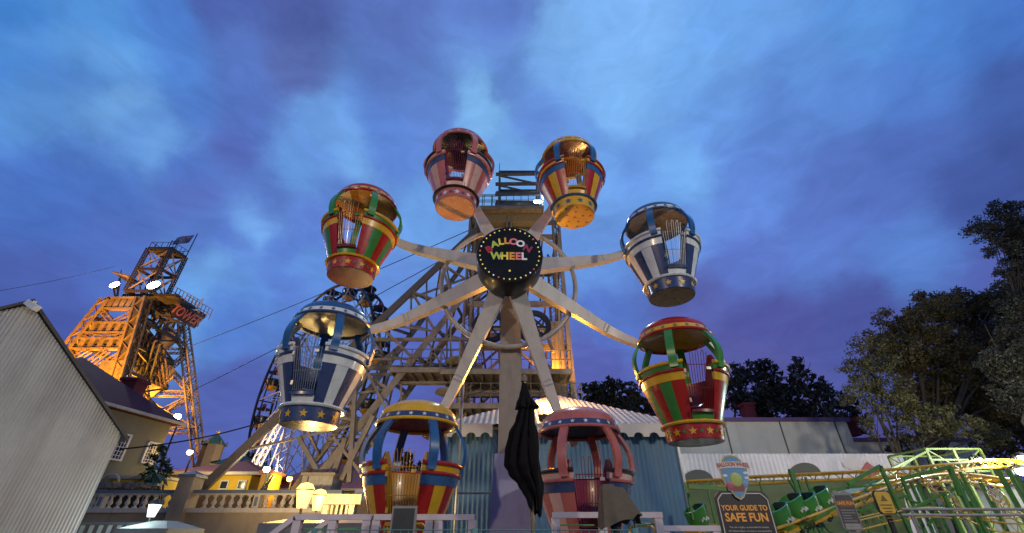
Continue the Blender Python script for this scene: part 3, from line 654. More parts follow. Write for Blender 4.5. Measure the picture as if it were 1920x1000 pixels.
# ------------------------------------------------------------------ grey mine headframe behind the wheel
HF = mat('headframe_steel', (.24, .205, .15), .6, .1, var=.25, scale=1.2, dirt=.35); HFD = mat('headframe_dark', (.13, .11, .08), .6, .1, var=.25, scale=1.5)
hf = thing('mine_headframe', 'tall grey steel mine headframe with raking legs and sheave wheels behind the balloon wheel', 'headframe', (0, 26, 0))
def hp(mb, name, m=None, par=None):
    o = mb.build(name, m or HF, par or hf)
    if par is None: loc(o, hf)
    return o
Y0, Y1 = 24.0, 29.0; xL, xR = -2.75, 3.1; zT = P(950, 402, Y0).z
for x_ in (xL, -.2, xR):
    for y_ in (Y0, Y1):
        hp(MB().truss((x_, y_, 0), (x_, y_, zT-.3), .42 if x_ != -.2 else .3, .13, .07), 'column')
zs = [2, 5.2, 8.2, 11.0, 13.8, 16.4, 19.0]
for i, z in enumerate(zs):
    b = MB()
    for y_ in (Y0, Y1): b.beam((xL, y_, z), (xR, y_, z), .22, .34)
    for x_ in (xL, xR): b.beam((x_, Y0, z), (x_, Y1, z), .2, .3)
    for k_ in range(1, 6): b.beam((xL+(xR-xL)*k_/6, Y0, z), (xL+(xR-xL)*k_/6, Y1, z), .1, .18)
    hp(b, 'girder')
    if i < len(zs)-1:
        z2 = zs[i+1]; b = MB()
        for y_ in (Y0, Y1):
            if i != 3 or y_ == Y1: b.beam((xL, y_, z), (.1, y_, z2), .14); b.beam((xR, y_, z), (.1, y_, z2), .14)
        for x_ in (xL, xR): b.beam((x_, Y0, z), (x_, Y1, z2), .13); b.beam((x_, Y1, z), (x_, Y0, z2), .13)
        hp(b, 'brace')
# clad right bay
b = MB(); corr(b, (2.3, Y0-.3), (3.1, Y0-.3), 0, lambda s: 12.5, .3, .03); hp(b, 'cladding')
hp(MB().beam((3.55, Y0-.35, 0), (3.2, Y0-.35, zT-2), .34, .3, w2=.2), 'corner_post')
# stage platforms
def plat(x0, x1, y0, y1, z, rail=True, name='platform'):
    b = MB(); b.box(((x0+x1)/2, (y0+y1)/2, z), (x1-x0, y1-y0, .08))
    n = int((x1-x0)/.5)
    for i in range(n+1): b.beam((x0+(x1-x0)*i/n, y0, z-.12), (x0+(x1-x0)*i/n, y1, z-.12), .06, .16)
    for y_ in (y0, y1): b.beam((x0, y_, z-.12), (x1, y_, z-.12), .1, .26)
    o = hp(b, name)
    if rail:
        r_ = MB()
        for y_ in (y0, y1):
            for h_ in (.55, 1.05): r_.beam((x0, y_, z+h_), (x1, y_, z+h_), .04)
            for i in range(n+1): r_.beam((x0+(x1-x0)*i/n, y_, z), (x0+(x1-x0)*i/n, y_, z+1.05), .045)
        for x_ in (x0, x1):
            r_.beam((x_, y0, z+1.05), (x_, y1, z+1.05), .04)
        ro = r_.build('railing', HFD, o)
zp = P(950, 716, Y0-1).z
plat(P(838, 700, Y0).x, P(1062, 700, Y0).x, Y0-2.2, Y0+1, P(950, 700, Y0-2.2).z+.2)
plat(-3.2, 3.6, Y0-1.8, Y0+1, P(950, 757, Y0-1.8).z)
plat(P(740, 690, 23).x, P(900, 690, 23).x, 22.2, 24.5, P(820, 690, 22.2).z)
plat(-3.0, 2.2, Y0-.9, Y1, zT)
# top box of the stage and the sheave wheels
hp(MB().box((-.35, 26.3, zT-.45), (4.9, 5.0, .7)), 'crown_girder', mat('ochre_steel', (.26, .2, .09), .6, var=.2))
for px_ in (918, 1001):
    q = P(px_, 613, 22.6); b = MB(); M = Matrix.Rotation(R(90), 3, 'X')
    bb = MB(); rr = .98; bb.lathe([(rr*.72, -.10), (rr, -.16), (rr*.93, 0), (rr, .16), (rr*.72, .10)], n=36)
    bb.lathe([(0, -.2), (.2, -.2), (.2, .2), (0, .2)], n=14)
    for a in range(0, 360, 45): bb.beam(pol(a, .15, 0), pol(a, rr*.75, 0), .08)
    bb.v = [tuple(M @ Vector(v_)+q) for v_ in bb.v]; hp(bb, 'sheave_wheel', mat('sheave_black', (.02, .02, .022), .45, .3))
    hp(MB().beam((q.x, 22.2, q.z), (q.x, 24.4, q.z), .16), 'axle')
    for s_ in (-1.15, 1.15): hp(MB().beam((q.x+s_*.9, 22.7, q.z-1.5), (q.x+s_*.5, 22.9, q.z+.1), .14), 'bearing_strut')
    hp(MB().beam((q.x-1.2, 22.7, q.z-.1), (q.x+1.2, 22.7, q.z-.1), .12, .22), 'bearing_beam')
# open lattice crown with stacked timber slats
cz0, cz1 = zT+.1, P(960, 322, 25).z; cx0, cx1 = P(936, 360, 25).x, P(1010, 360, 25).x
for x_ in (cx0, cx1):
    for y_ in (25, 27.2): hp(MB().beam((x_, y_, cz0), (x_, y_, cz1), .14), 'crown_post', HFD)
for k_ in range(5):
    z = cz0+.5+(cz1-cz0-.9)*k_/4; b = MB()
    b.beam((cx0-.3, 24.9, z), (cx1+.1, 24.9, z+.05), .16, .26); b.beam((cx0-.35, 27.2, z+.15), (cx1, 27.2, z+.1), .14, .2); b.beam((cx0, 25, z), (cx0, 27.2, z), .1)
    if k_ in (3, 2): b.beam((cx0, 24.9, z+.9), (cx1, 24.9, z), .12)
    hp(b, 'crown_slat', HFD)
b = MB(); b.beam((cx0, 25, cz1), (cx1, 25, cz1), .12); b.beam((cx0, 27.2, cz1), (cx1, 27.2, cz1), .12); b.beam((cx0, 25, cz1), (cx0, 27.2, cz1), .12); b.beam((cx1, 25, cz1), (cx1, 27.2, cz1), .12); b.beam((cx0-.02, 25, cz1), (cx0-.02, 25, cz1+.9), .05)
hp(b, 'crown_frame', HFD)
b = MB()
for x_ in (-2.9, -2.1, -1.4): b.beam((x_, Y0-.7, zT), (x_, Y0-.7, zT+1.1), .05)
b.beam((-2.9, Y0-.7, zT+1.1), (cx0, Y0-.7, zT+1.1), .05); b.beam((-2.9, Y0-.7, zT+.55), (cx0, Y0-.7, zT+.55), .04)
b.beam((2.2, Y0-.3, zT-1), (3.3, Y0-.3, zT-1), .2, .3); b.beam((3.05, Y0-.3, zT-2), (3.05, Y0-.3, zT+1.6), .08)
hp(b, 'guard_rail', HFD)
# raking legs
def foot(px0, py0, Ya, px1, py1, Yb):
    a, c = P(px0, py0, Ya), P(px1, py1, Yb); d = (c-a); return a, a+d*((a.z-.2)/(a.z-c.z))
A0, A1 = foot(893, 432, 23.8, 384, 912, 20.8)
B0, B1 = foot(905, 450, 29, 640, 800, 27.5)
def on(a, c, t): return a+(c-a)*t
hp(MB().beam(A0, A1, .32, .36), 'raking_leg', mat('leg_brown', (.12, .10, .075), .6, var=.2, dirt=.3)); hp(MB().beam(B0, B1, .26, .32), 'raking_leg')
C0, C1 = P(898, 520, 24), P(598, 893, 21.4)
E0, E1 = P(905, 545, 28.5), P(640, 905, 25)
hp(MB().beam(C0, C1, .28, .34), 'raking_leg'); hp(MB().beam(E0, E1, .26, .32), 'raking_leg')
n = 9
n = 6
for k_ in range(n):
    t0, t1 = .04+k_*.12, .04+(k_+1)*.12
    b = MB(); b.beam(on(A0, A1, t0), on(C0, C1, min(1, t0*1.25)), .12, .14); b.beam(on(A0, A1, t1), on(C0, C1, min(1, t0*1.25)), .10)
    hp(b, 'leg_brace')
    b = MB(); b.beam(on(A0, A1, t0), on(B0, B1, t0), .13, .18); b.beam(on(A0, A1, t0), on(B0, B1, t1), .11); b.beam(on(C0, C1, t0*1.2), on(E0, E1, t0*1.2), .13, .18); b.beam(on(C0, C1, t0*1.2), on(E0, E1, t1*1.2), .11)
    hp(b, 'cross_brace')
# hanger posts and horizontals of the leg bay
for (x0, y0, x1, y1, Y_, wd_) in ((700, 637, 905, 637, 23, .2), (690, 662, 860, 690, 23, .12), (640, 690, 905, 690, 23.5, .26), (640, 702, 905, 703, 24.2, .16), (748, 718, 850, 718, 23, .14), (752, 718, 752, 775, 23, .12), (845, 600, 845, 735, 22.5, .1),
      (862, 640, 862, 900, 21, .1), (838, 560, 838, 700, 24, .12), (700, 640, 745, 700, 23, .12), (800, 520, 800, 640, 24, .12), (768, 560, 880, 520, 24, .13), (770, 610, 880, 640, 24, .12), (830, 470, 850, 560, 24, .12),
      (690, 700, 730, 780, 22, .16), (730, 700, 700, 790, 23, .16), (650, 760, 690, 700, 22, .18), (700, 780, 640, 900, 21.5, .26), (668, 700, 655, 905, 21.5, .24), (700, 705, 745, 790, 22.5, .12), (655, 760, 720, 870, 22, .14),
      (625, 820, 690, 905, 21.5, .14), (560, 820, 600, 892, 21.4, .22), (700, 690, 760, 640, 24, .14), (800, 637, 830, 690, 23, .12), (830, 637, 790, 690, 23, .12), (870, 700, 900, 640, 23.4, .12), (868, 640, 905, 700, 23.4, .12), (648, 822, 622, 905, 21.6, .3)):
    a, c = P(x0, y0, Y_), P(x1, y1, Y_); hp(MB().beam(a, c, wd_*.8, wd_*.9), 'strut')
# laced shelter roof between the legs
b = MB(); q0, q1 = P(640, 770, 25), P(700, 830, 25)
for k_ in range(9):
    f = k_/8; b.beam(P(610+60*f*.3, 835-70*f, 24+f*2), P(690, 850-60*f, 25+f*3), .1, .05)
hp(b, 'slatted_stair')
# small dish lamps on the stage (unlit)
for px_, py_ in ((862, 678), (845, 735)):
    q = P(px_, py_, 22.3); b = MB(); b.lathe([(0, .1), (.75, .05), (.8, -.08), (.6, -.16), (0, -.2)], n=24, c=q); hp(b, 'canopy_disc', HF)
fl = P(1008, 379, 24.0)
def flood(label, q, glow, r_, group='floodlights on the towers'):
    t = thing('floodlight', label, 'floodlight', q, 0, group)
    b = MB(); b.lathe([(0, .0), (r_, .0), (r_*.98, .04), (0, .05)], n=24); b.v = [tuple(Matrix.Rotation(R(70), 3, 'X') @ Vector(v_)) for v_ in b.v]; b.build('lens', glow, t)
    b = MB(); b.lathe([(r_*1.0, -.02), (r_*1.1, .02), (r_*.8, .3), (r_*.3, .5), (0, .5), (0, .06), (r_*1.0, .06)], n=24); b.v = [tuple(Matrix.Rotation(R(70), 3, 'X') @ Vector((v_[0], v_[1], -v_[2]))) for v_ in b.v]; b.build('housing', DKS, t)
    MB().beam((0, .2, 0), (0, .35, -.7), .06).build('bracket', DKS, t)
    return t
GF = mat('flood_glow', (1, 1, 1), .4, emit=(.95, 1, 1), es=60)
flood('dazzling floodlight on the crown of the grey headframe above the wheel', fl, GF, .26)
# ------------------------------------------------------------------ orange-lit steel tower, left
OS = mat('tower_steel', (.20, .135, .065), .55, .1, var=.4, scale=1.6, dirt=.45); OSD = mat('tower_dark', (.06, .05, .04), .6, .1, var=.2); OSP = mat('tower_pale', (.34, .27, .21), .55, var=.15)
tw = thing('lattice_tower', 'riveted steel mine tower lit orange from below with cage top and sign', 'tower', (-38, 42, 0))
def tp(mb, name, m=None, par=None):
    o = mb.build(name, m or OS, par or tw)
    if par is None: loc(o, tw)
    return o
def Q(x, y, Y): return P(100+x/2.941, 420+y/2.941, Y)
FY = 38
def ext(a, c, z=0): d = c-a; return a+d*((a.z-z)/(a.z-c.z))
La, Lb = Q(300, 420, FY), Q(80, 700, FY); Ra, Rb = Q(498, 412, FY), Q(352, 900, FY)
Lb0, Rb0 = ext(La, Lb), ext(Ra, Rb)
Ma, Mb = Q(640, 530, 45), Q(470, 950, 44); Mb0 = ext(Ma, Mb)
Na, Nb = Q(715, 540, 45), Q(765, 960, 44); Nb0 = ext(Na, Nb)
tp(MB().truss(La, Lb0, .75, .18, .12), 'leg'); tp(MB().truss(Ra, Rb0, .85, .2, .14), 'leg')
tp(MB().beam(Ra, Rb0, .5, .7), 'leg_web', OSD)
tp(MB().truss(Ma, Mb0, .8, .2, .12), 'leg'); tp(MB().truss(Na, Nb0, .7, .16, .1), 'leg', OSP)
def tt(z, a, c): return (a.z-z)/(a.z-c.z)
def lx(z): return on(La, Lb0, tt(z, La, Lb0))
def rx(z): return on(Ra, Rb0, tt(z, Ra, Rb0))
for yl, dep in ((440, 1.2), (574, 1.05), (662, 1.0)):
    z = Q(380, yl, FY).z; a, c = lx(z), rx(z); b = MB()
    b.beam(a+Z3*dep/2, c+Z3*dep/2, .5, .16); b.beam(a-Z3*dep/2, c-Z3*dep/2, .5, .16); 
    n = 6
    for i in range(n+1): b.beam(on(a, c, i/n)+Z3*dep/2, on(a, c, i/n)-Z3*dep/2, .45, .3)
    b.beam(a+Y3*.2, c+Y3*.2, .04, dep)
    tp(b, 'box_girder')
    for i in range(n):
        m_ = on(a, c, (i+.5)/n)+Vector((0, -.05, 0)); bb = MB(); bb.lathe([(.2, -.04), (.36, -.04), (.36, .04), (.2, .04)], n=16, c=(0, 0, 0)); bb.v = [tuple(Matrix.Rotation(R(90), 3, 'X') @ Vector(v_)+m_) for v_ in bb.v]
        tp(bb, 'porthole', OSD)
zz = [Q(400, y_, FY).z for y_ in (440, 574, 662, 830, 1000)]
for i in range(4):
    zA, zB = zz[i]-.6, zz[i+1]+(.5 if i < 2 else 0)
    m_ = (lx(zB)+rx(zB))/2
    b = MB(); b.truss(lx(zA), m_, .35, .09, .06); b.truss(rx(zA), m_, .35, .09, .06) if i < 3 else None
    if i >= 2: b.truss(on(lx(zA), rx(zA), .35), lx(zB), .4, .1, .06); b.truss(on(lx(zA), rx(zA), .65), on(lx(zB), rx(zB), .35), .4, .1, .06)
    tp(b, 'brace')
z = zz[3]; tp(MB().truss(lx(z), rx(z), .7, .14, .08), 'girder')
tp(MB().box(Q(310, 820, FY-.3), (2.2, .2, 2.2)), 'gusset_plate')
# interior clutter: second plane, the interior's shade put into its dark colour
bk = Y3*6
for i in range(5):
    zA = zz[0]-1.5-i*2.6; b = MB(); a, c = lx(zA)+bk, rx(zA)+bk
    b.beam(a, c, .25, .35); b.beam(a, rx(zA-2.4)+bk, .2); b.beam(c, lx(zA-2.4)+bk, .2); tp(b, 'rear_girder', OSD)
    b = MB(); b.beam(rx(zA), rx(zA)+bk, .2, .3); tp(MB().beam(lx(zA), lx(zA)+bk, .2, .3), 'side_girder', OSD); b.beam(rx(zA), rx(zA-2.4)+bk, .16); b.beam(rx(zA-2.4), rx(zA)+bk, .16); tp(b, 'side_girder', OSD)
# bracing between the inner leg and the pale outer leg with round gusset plates
def mx_(z): return on(Ma, Mb0, tt(z, Ma, Mb0))
def nx_(z): return on(Na, Nb0, tt(z, Na, Nb0))
for (ya, yb) in ((560, 700), (715, 945), (960, 1150)):
    zA, zB = Q(660, ya, 44.5).z, Q(660, yb, 44.5).z
    b = MB(); b.truss(mx_(zA), nx_(zB), .4, .1, .07); tp(b, 'cross_brace', OSP); b = MB(); b.truss(nx_(zA), mx_(zB), .4, .1, .07); tp(b, 'cross_brace', OSP)
    b = MB(); b.truss(mx_(zB), nx_(zB), .5, .1, .07); tp(b, 'girder', OSP)
for gx, gy, rr in ((608, 835, 1.15), (608, 650, 1.25), (535, 890, 1.4), (480, 730, 1.2)):
    q = Q(gx, gy, 43.4); b = MB(); b.lathe([(0, -.05), (rr, -.05), (rr, .05), (0, .05)], n=10, smooth=False); b.v = [tuple(Matrix.Rotation(R(90), 3, 'X') @ Vector(v_)+q) for v_ in b.v]
    tp(b, 'gusset_plate', OSP)
for gx, gy in ((600, 700), (585, 735), (520, 600), (560, 640), (500, 830), (560, 720)):
    q = Q(gx, gy, 41.5); b = MB(); b.truss(q, q+Vector((-2.0, 1.5, -2.6)), .4, .1, .07); b.truss(q, q+Vector((1.4, .5, -3.0)), .35, .09, .06); tp(b, 'inner_brace')
for k_ in range(6):
    q = Q(470+22*k_, 560+20*k_, 40); tp(MB().truss(q, q+Vector((-.4, 1.2, -3.5)), .5, .14, .08), 'headgear_strut', OSD)
# machinery deck and platform with the sign
pl0, pl1 = Q(636, 400, 40), Q(788, 478, 40)
dk = MB(); z = pl0.z; x0, x1 = Q(500, 420, 39).x, Q(785, 470, 40).x
zpl = Q(640, 402, 40).z
dk.box((Q(600, 400, 40).x, 41, zpl-.6), (5.5, 5, .3)); tp(dk, 'deck', OSD)
b = MB(); a = Q(641, 400, 39.2); c = Q(790, 483, 39.2)
b.beam(a+Z3*.1, c+Z3*.1, .15, .35); b.beam(a-Z3*1.9-X3*.5, c-Z3*1.5-X3*.5, .15, .2)
tp(b, 'sign_frame', OSD)
U = (c-a).normalized(); V = U.cross(Y3)*-1 if U.cross(Y3).z < 0 else U.cross(Y3); 
bd = MB(); o_ = Q(636, 505, 39.0); Ls = (c-a).length*.86
sg = tp(MB().prism([(0, .1), (Ls, .1), (Ls, 1.5), (0, 1.5)], o_, U, V, Y3*.12), 'sign_board', mat('sign_maroon', (.02, .01, .012), .6))
rotm = Matrix((U, V, U.cross(V))).transposed().to_4x4()
tx = text('TOWER', 'lettering', mat('sign_pink', (.26, .09, .08), .8), 1.3, sg, rot=(0, 0, 0), ext=.03, bold=.03, sx=.84)
tx.data.transform(Matrix.Translation(o_+U*Ls/2+V*.8-Y3*.05) @ rotm)
for k_ in range(2):
    b = MB(); 
    for h_ in (.6, 1.2): b.beam(a+Z3*h_+Y3*k_*2, c+Z3*h_+Y3*k_*2, .06)
    for i in range(9): p_ = on(a, c, i/8)+Y3*k_*2; b.beam(p_, p_+Z3*1.2, .06)
    tp(b, 'railing', OSP)
b = MB(); b.beam(c, c+Vector((.1, 0, 1.5)), .1); b.beam(c+Z3*.2, c+Vector((-1.9, 0, 1.0)), .1); b.box(c+Vector((-.6, 0, .1)), (1.6, .3, .2)); tp(b, 'service_bracket', WHT)
# rubbly machinery mass below the deck
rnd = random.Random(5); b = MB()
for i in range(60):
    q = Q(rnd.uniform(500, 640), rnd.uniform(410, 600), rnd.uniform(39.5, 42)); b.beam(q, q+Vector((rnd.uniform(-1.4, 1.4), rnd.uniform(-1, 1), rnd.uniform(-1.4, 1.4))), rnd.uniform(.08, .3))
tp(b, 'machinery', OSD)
# cage at the top
c00 = Q(525, 135, 38); c10 = Q(655, 130, 38); ztp = c00.z; c11 = Q(731, 185, 38); r_ = D(100+731/2.941, 420+185/2.941); kk = (ztp-EYE)/r_.z; c11 = Vector((r_.x*kk, r_.y*kk, ztp)); c01 = c11+(c00-c10); c01.z = ztp; c10.z = ztp
tops = [c00, c10, c11, c01]; zc0 = Q(545, 370, 38).z
for q in tops: tp(MB().truss(q, Vector((q.x, q.y, zc0)), .24, .09, .05), 'cage_post', OSD)
for z in (ztp, ztp-(ztp-zc0)*.5, zc0):
    b = MB()
    for i in range(4): p_, q_ = tops[i].copy(), tops[(i+1) % 4].copy(); p_.z = q_.z = z; b.beam(p_, q_, .22, .25)
    tp(b, 'cage_ring', OSD)
for i in range(4):
    b = MB()
    for j in range(2):
        za, zb2 = ztp-(ztp-zc0)*.5*j, ztp-(ztp-zc0)*.5*(j+1); p_, q_ = tops[i].copy(), tops[(i+1) % 4].copy()
        b.beam((p_.x, p_.y, za), (q_.x, q_.y, zb2), .1); b.beam((q_.x, q_.y, za), (p_.x, p_.y, zb2), .1)
    tp(b, 'cage_brace', OSP)
b = MB(); b.prism([(p_.x, p_.y) for p_ in tops], (0, 0, ztp+.02), X3, Y3, Z3*.1)
for i in range(1, 5): b.beam(on(c00, c01, i/5)+Z3*-.1, on(c10, c11, i/5)+Z3*-.1, .1, .16)
tp(b, 'cage_roof', mat('ochre_steel', (.26, .2, .09), .6))
b = MB()
for i in range(4):
    for f in range(4): p_ = on(tops[i], tops[(i+1) % 4], f/4); b.beam(p_, p_+Z3*.8, .04)
    b.beam(tops[i]+Z3*.8, tops[(i+1) % 4]+Z3*.8, .04)
m_ = on(c10, c00, .2)+Y3*.5
for s_ in (-.35, .35): b.beam(m_+X3*s_, m_+X3*s_+Z3*1.4, .07)
for h_ in (.5, .9, 1.3): b.beam(m_-X3*.35+Z3*h_, m_+X3*.35+Z3*h_, .06)
tp(b, 'roof_railing', OSD)
fl_ = Q(732, 180, 39.5); ft = Q(795, 55, 39.5)
fg = thing('flag', 'small faded flag blowing from a staff on top of the orange tower', 'flag', fl_)
MB().tube([(0, 0, -.3), ft-fl_], .05, 6).build('staff', DKS, fg)
b = MB(); vs = []; 
for i in range(9):
    u = i/8; x_ = -1.75*u; w_ = .12*math.sin(u*6)
    vs += [Vector((x_-.3, w_, -.15+.1*math.sin(u*5)-.35*u)), Vector((x_-.55, w_+.05, -1.25+.1*math.sin(u*5+1)-.1*u))]
b.add([v_+(ft-fl_) for v_ in vs], [(2*i, 2*i+2, 2*i+3, 2*i+1) for i in range(8)], 0, True)
b.add([v_+(ft-fl_)+Vector((.0, .03, 0)) for v_ in vs], [(2*i, 2*i+1, 2*i+3, 2*i+2) for i in range(8)], 0, True)
b.build('cloth', mat('flag_cloth', (.34, .28, .36), .8, var=.6, scale=1.2), fg)
# little hut roof and beam ends by the second floodlight
b = MB(); q = Q(408, 300, 39); b.box(q, (2.0, 2, .14), M=Matrix.Rotation(.25, 3, 'Y')); b.beam(q+Vector((-.8, 0, 0)), Q(350, 420, 39), .14); b.beam(q+Vector((.8, 0, -.2)), Q(440, 420, 39), .14); b.beam(q, Q(460, 410, 40), .1)
b.beam(Q(370, 285, 39), Q(375, 255, 39), .06); b.beam(Q(330, 340, 39), Q(345, 420, 39), .12); tp(b, 'outrigger', OS)
f2 = Q(553, 338, 37.4); f3 = Q(338, 337, 38.0)
flood('largest dazzling floodlight in the middle of the orange tower', f2, GF, .55); flood('dazzling floodlight on the left outrigger of the orange tower', f3, GF, .42)
# ------------------------------------------------------------------ big ferris wheel behind
BW = mat('wheel_black', (.018, .018, .02), .4, .2); LW = mat('wheel_white', (.55, .52, .55), .5)
fx = P(612, 735, 40); cen = Vector((-18.6, 40, 13.5)); FR_ = 9.9; ya = R(39)
fa = Vector((math.cos(ya), -math.sin(ya), 0)); fn_ = Vector((math.sin(ya), math.cos(ya), 0))
fw = thing('ferris_wheel', 'big black-rimmed ferris wheel with white lattice spokes behind the blue gondola', 'ferris wheel', (cen.x, cen.y, 0))
def fp(mb, name, m, par=None):
    o = mb.build(name, m, fw); return loc(o, fw)
def rim(a, r_, s_): return cen+(fa*math.cos(a)+Z3*math.sin(a))*r_+fn_*s_
for s_ in (-.8, .8):
    fp(MB().tube([rim(R(q), FR_, s_) for q in range(0, 360, 5)], .13, 6, closed=True), 'rim', BW)
    fp(MB().tube([rim(R(q), FR_-1.1, s_*.9) for q in range(0, 360, 5)], .07, 6, closed=True), 'inner_rim', BW)
NS = 16
for i in range(NS):
    a = 2*math.pi*i/NS; b = MB()
    for s_ in (-.7, .7):
        b.beam(rim(a, .6, s_*1.6), rim(a, FR_, s_), .09)
    for k_ in range(6):
        r0, r1 = 1+k_*1.4, 1+(k_+1)*1.4; b.beam(rim(a, r0, -.8), rim(a, r1, .8), .05); b.beam(rim(a, r0, .8), rim(a, r1, -.8), .05)
    fp(b, 'spoke', LW)
    b = MB(); b.beam(rim(a, FR_, -.8), rim(a, FR_, .8), .1); b.beam(rim(a, FR_-1.1, -.7), rim(a+.39, FR_, -.8), .06); b.beam(rim(a, FR_-1.1, .7), rim(a+.39, FR_, .8), .06); fp(b, 'rim_brace', BW)
fp(MB().beam(cen-fn_*1.6, cen+fn_*1.6, 1.1), 'hub', BW)
for s_ in (-2.2, 2.2):
    for u_ in (-4.5, 4.5):
        p_ = cen+fn_*s_*.7; q_ = Vector((cen.x, cen.y, 0))+fa*u_+fn_*s_*1.3; fp(MB().truss(p_, q_, .55, .09, .06), 'support_leg', LW)
FGY = mat('basket_yellow', (.75, .36, .03), .5); FGB = mat('basket_black', (.02, .02, .025), .3, coat=.3); FGR = mat('basket_red', (.5, .03, .06), .5)
fgp = None; nm_ = ['at the very top', 'just right of the top', 'on the upper right rim', 'high on the right rim', 'on the right rim', 'low on the right rim', 'lower right', 'beside the bottom right', 'at the bottom', 'just left of the bottom', 'low on the left rim', 'on the lower left rim', 'on the left rim', 'on the upper left rim', 'high on the left rim', 'just left of the top']
for i in range(NS):
    a = math.pi/2-2*math.pi*i/NS+.12; q = rim(a, FR_, 0)
    px_ = 960+FP*q.x/(q.y*math.cos(PITCH)+(q.z-EYE)*math.sin(PITCH))
    if fgp is None:
        t = thing('round_cabin', '', 'ferris wheel cabin')
        MB().lathe([(0, -1.5), (.5, -1.45), (.75, -1.0), (.78, -.8), (.7, -.75), (0, -.8)], n=14).build('tub', FGB, t)
        MB().lathe([(0, .28), (.72, .05), (.75, -.02), (0, .06)], n=14).build('roof', FGB, t)
        for k_ in range(4): MB().tube([pol(90*k_+45, .7, -.8), pol(90*k_+45, .62, 0)], .035, 5).build('post', LW, t)
        MB().ball((0, 0, .4), .22, 8).build('finial', FGR, t); MB().lathe([(.3, -1.9), (.62, -1.6), (.62, -1.5), (.3, -1.5)], n=14).build('skirt', FGY, t)
        MB().ball((0, -.72, -1.0), .12, 8).build('lamp', LW, t)
        fgp = t
    else: t = copy_tree(fgp)
    t.location = q+Z3*.35; tag(t, 'small black round cabin of the far ferris wheel, '+nm_[i], 'ferris wheel cabin', 'cabins of the far ferris wheel')
# ------------------------------------------------------------------ overhead cables
def cable(label, pts, r_=.02):
    b = MB(); out = []
    for k_ in range(len(pts)-1):
        for f in range(10): out.append(on(pts[k_], pts[k_+1], f/10)-Z3*.25*math.sin(math.pi*f/10)*(1 if len(pts) == 2 else .3))
    out.append(pts[-1]); b.tube(out, r_, 5)
    return tag(b.build('cable', mat('cable_black', (.01, .01, .01), .6)), label, 'cable', 'overhead cables')
cable('upper thin cable running from the orange tower up to the headframe platform', [P(350, 652, 40), P(884, 430, 24)], .028)
cable('lower thin cable running from the orange tower foot up behind the name disc', [P(362, 732, 36), P(905, 445, 24)], .028)
cable('thick dark cable from the house wall to the yellow ferris wheel cabin', [PW(222, 843, hA, hB), P(503, 789, 27)], .04)
cable('faint cable at far left leading to the orange tower', [P(-60, 555, 30), P(215, 500, 38)], .02)
cable('thin cable from the blue roof up to the headframe leg', [P(820, 740, 24), P(940, 722, 15)], .015)
# ------------------------------------------------------------------ blue corrugated pavilion with white valance
BS = mat('blue_sheet', (.075, .20, .33), .45, var=.10, scale=1.2, dirt=.15); RS = mat('roof_sheet', (.52, .40, .30), .5, var=.1, scale=1.5, dirt=.15); VAL = mat('valance_white', (.62, .60, .52), .5, var=.05)
BY = 11.0
bx0, bx1 = P(838, 850, BY).x, P(1267, 832, BY).x; ze = P(1100, 800, BY-.35).z
bp = thing('blue_pavilion', 'blue corrugated pavilion with pale pyramid roof and scalloped white valance behind the pillar', 'building', ((bx0+bx1)/2, BY, 0))
depth = 7.5
loc(corr(MB(), (bx0, BY), (bx1, BY), 0, lambda s: ze+.05, .11, .014).build('front_wall', BS, bp, sharp=80), bp)
b = MB(); b.beam((bx0+.02, BY+.05, ze/2), (bx0+.02, BY+depth, ze/2), .06, ze); b.beam((bx1-.02, BY+.05, ze/2), (bx1-.02, BY+depth, ze/2), .06, ze); b.beam((bx0, BY+depth, ze/2), (bx1, BY+depth, ze/2), .06, ze)
loc(b.build('side_wall', BS, bp), bp)
for x_ in (bx0+.03, bx1+.02, P(931, 850, BY).x-.05): loc(MB().box((x_, BY-.05, ze/2), (.05, .05, ze)).build('corner_trim', WHT if x_ > 3 else BLU, bp), bp)
ox0, ox1, oy0, oy1 = bx0-.25, bx1+.3, BY-.38, BY+depth
ap = P(1042, 741, BY+3.4); xc = ap.x
b = MB(); n = 60
def rz(x, y):  # pyramid height
    f = min((x-ox0)/(xc-ox0) if x < xc else (ox1-x)/(ox1-xc), (y-oy0)/(ap.y-oy0) if y < ap.y else (oy1-y)/(oy1-ap.y)); return ze+.05+(ap.z-ze-.05)*max(0, f)
# four corrugated faces: ridges run down the slope
cs = [(ox0, oy0), (ox1, oy0), (ox1, oy1), (ox0, oy1)]
for i in range(4):
    a, c = Vector((*cs[i], ze+.05)), Vector((*cs[(i+1) % 4], ze+.05)); ln = (c-a).length; k_ = int(ln/.035); vs = []
    tm = (ap-a).dot(c-a)/ln/ln; foot_ = a+(c-a)*tm; up_ = ap-foot_
    for j in range(k_+1):
        u = j/k_; h_ = u/tm if u < tm else (1-u)/(1-tm); o_ = .012*math.sin(2*math.pi*u*ln/.14)
        p_ = a+(c-a)*u; nrm = (c-a).cross(up_).normalized()
        vs += [p_+nrm*o_, p_+up_*h_+nrm*o_*(1 if h_ > .02 else 0)]
    b.add(vs, [(2*j, 2*j+2, 2*j+3, 2*j+1) for j in range(k_)], 0, True)
b.add([(*q, ze-.01) for q in cs], [(3, 2, 1, 0)], 0)
loc(b.build('roof', RS, bp, sharp=80), bp)
def scallop(x0, x1, y_, name='valance'):
    n = round((x1-x0)/.36); pts = [(x1, ze+.06), (x0, ze+.06)]; w_ = (x1-x0)/n
    for i in range(n):
        cx = x0+w_*(i+.5)
        pts += [(x0+w_*i+.001, ze-.24)]
        for a in range(180, -1, -30): pts.append((cx+.115*math.cos(R(a)), ze-.24+.10*math.sin(R(a))))
    pts += [(x1-.001, ze-.24)]
    return MB().prism(pts, (0, y_, 0), X3, Z3, Y3*.03)
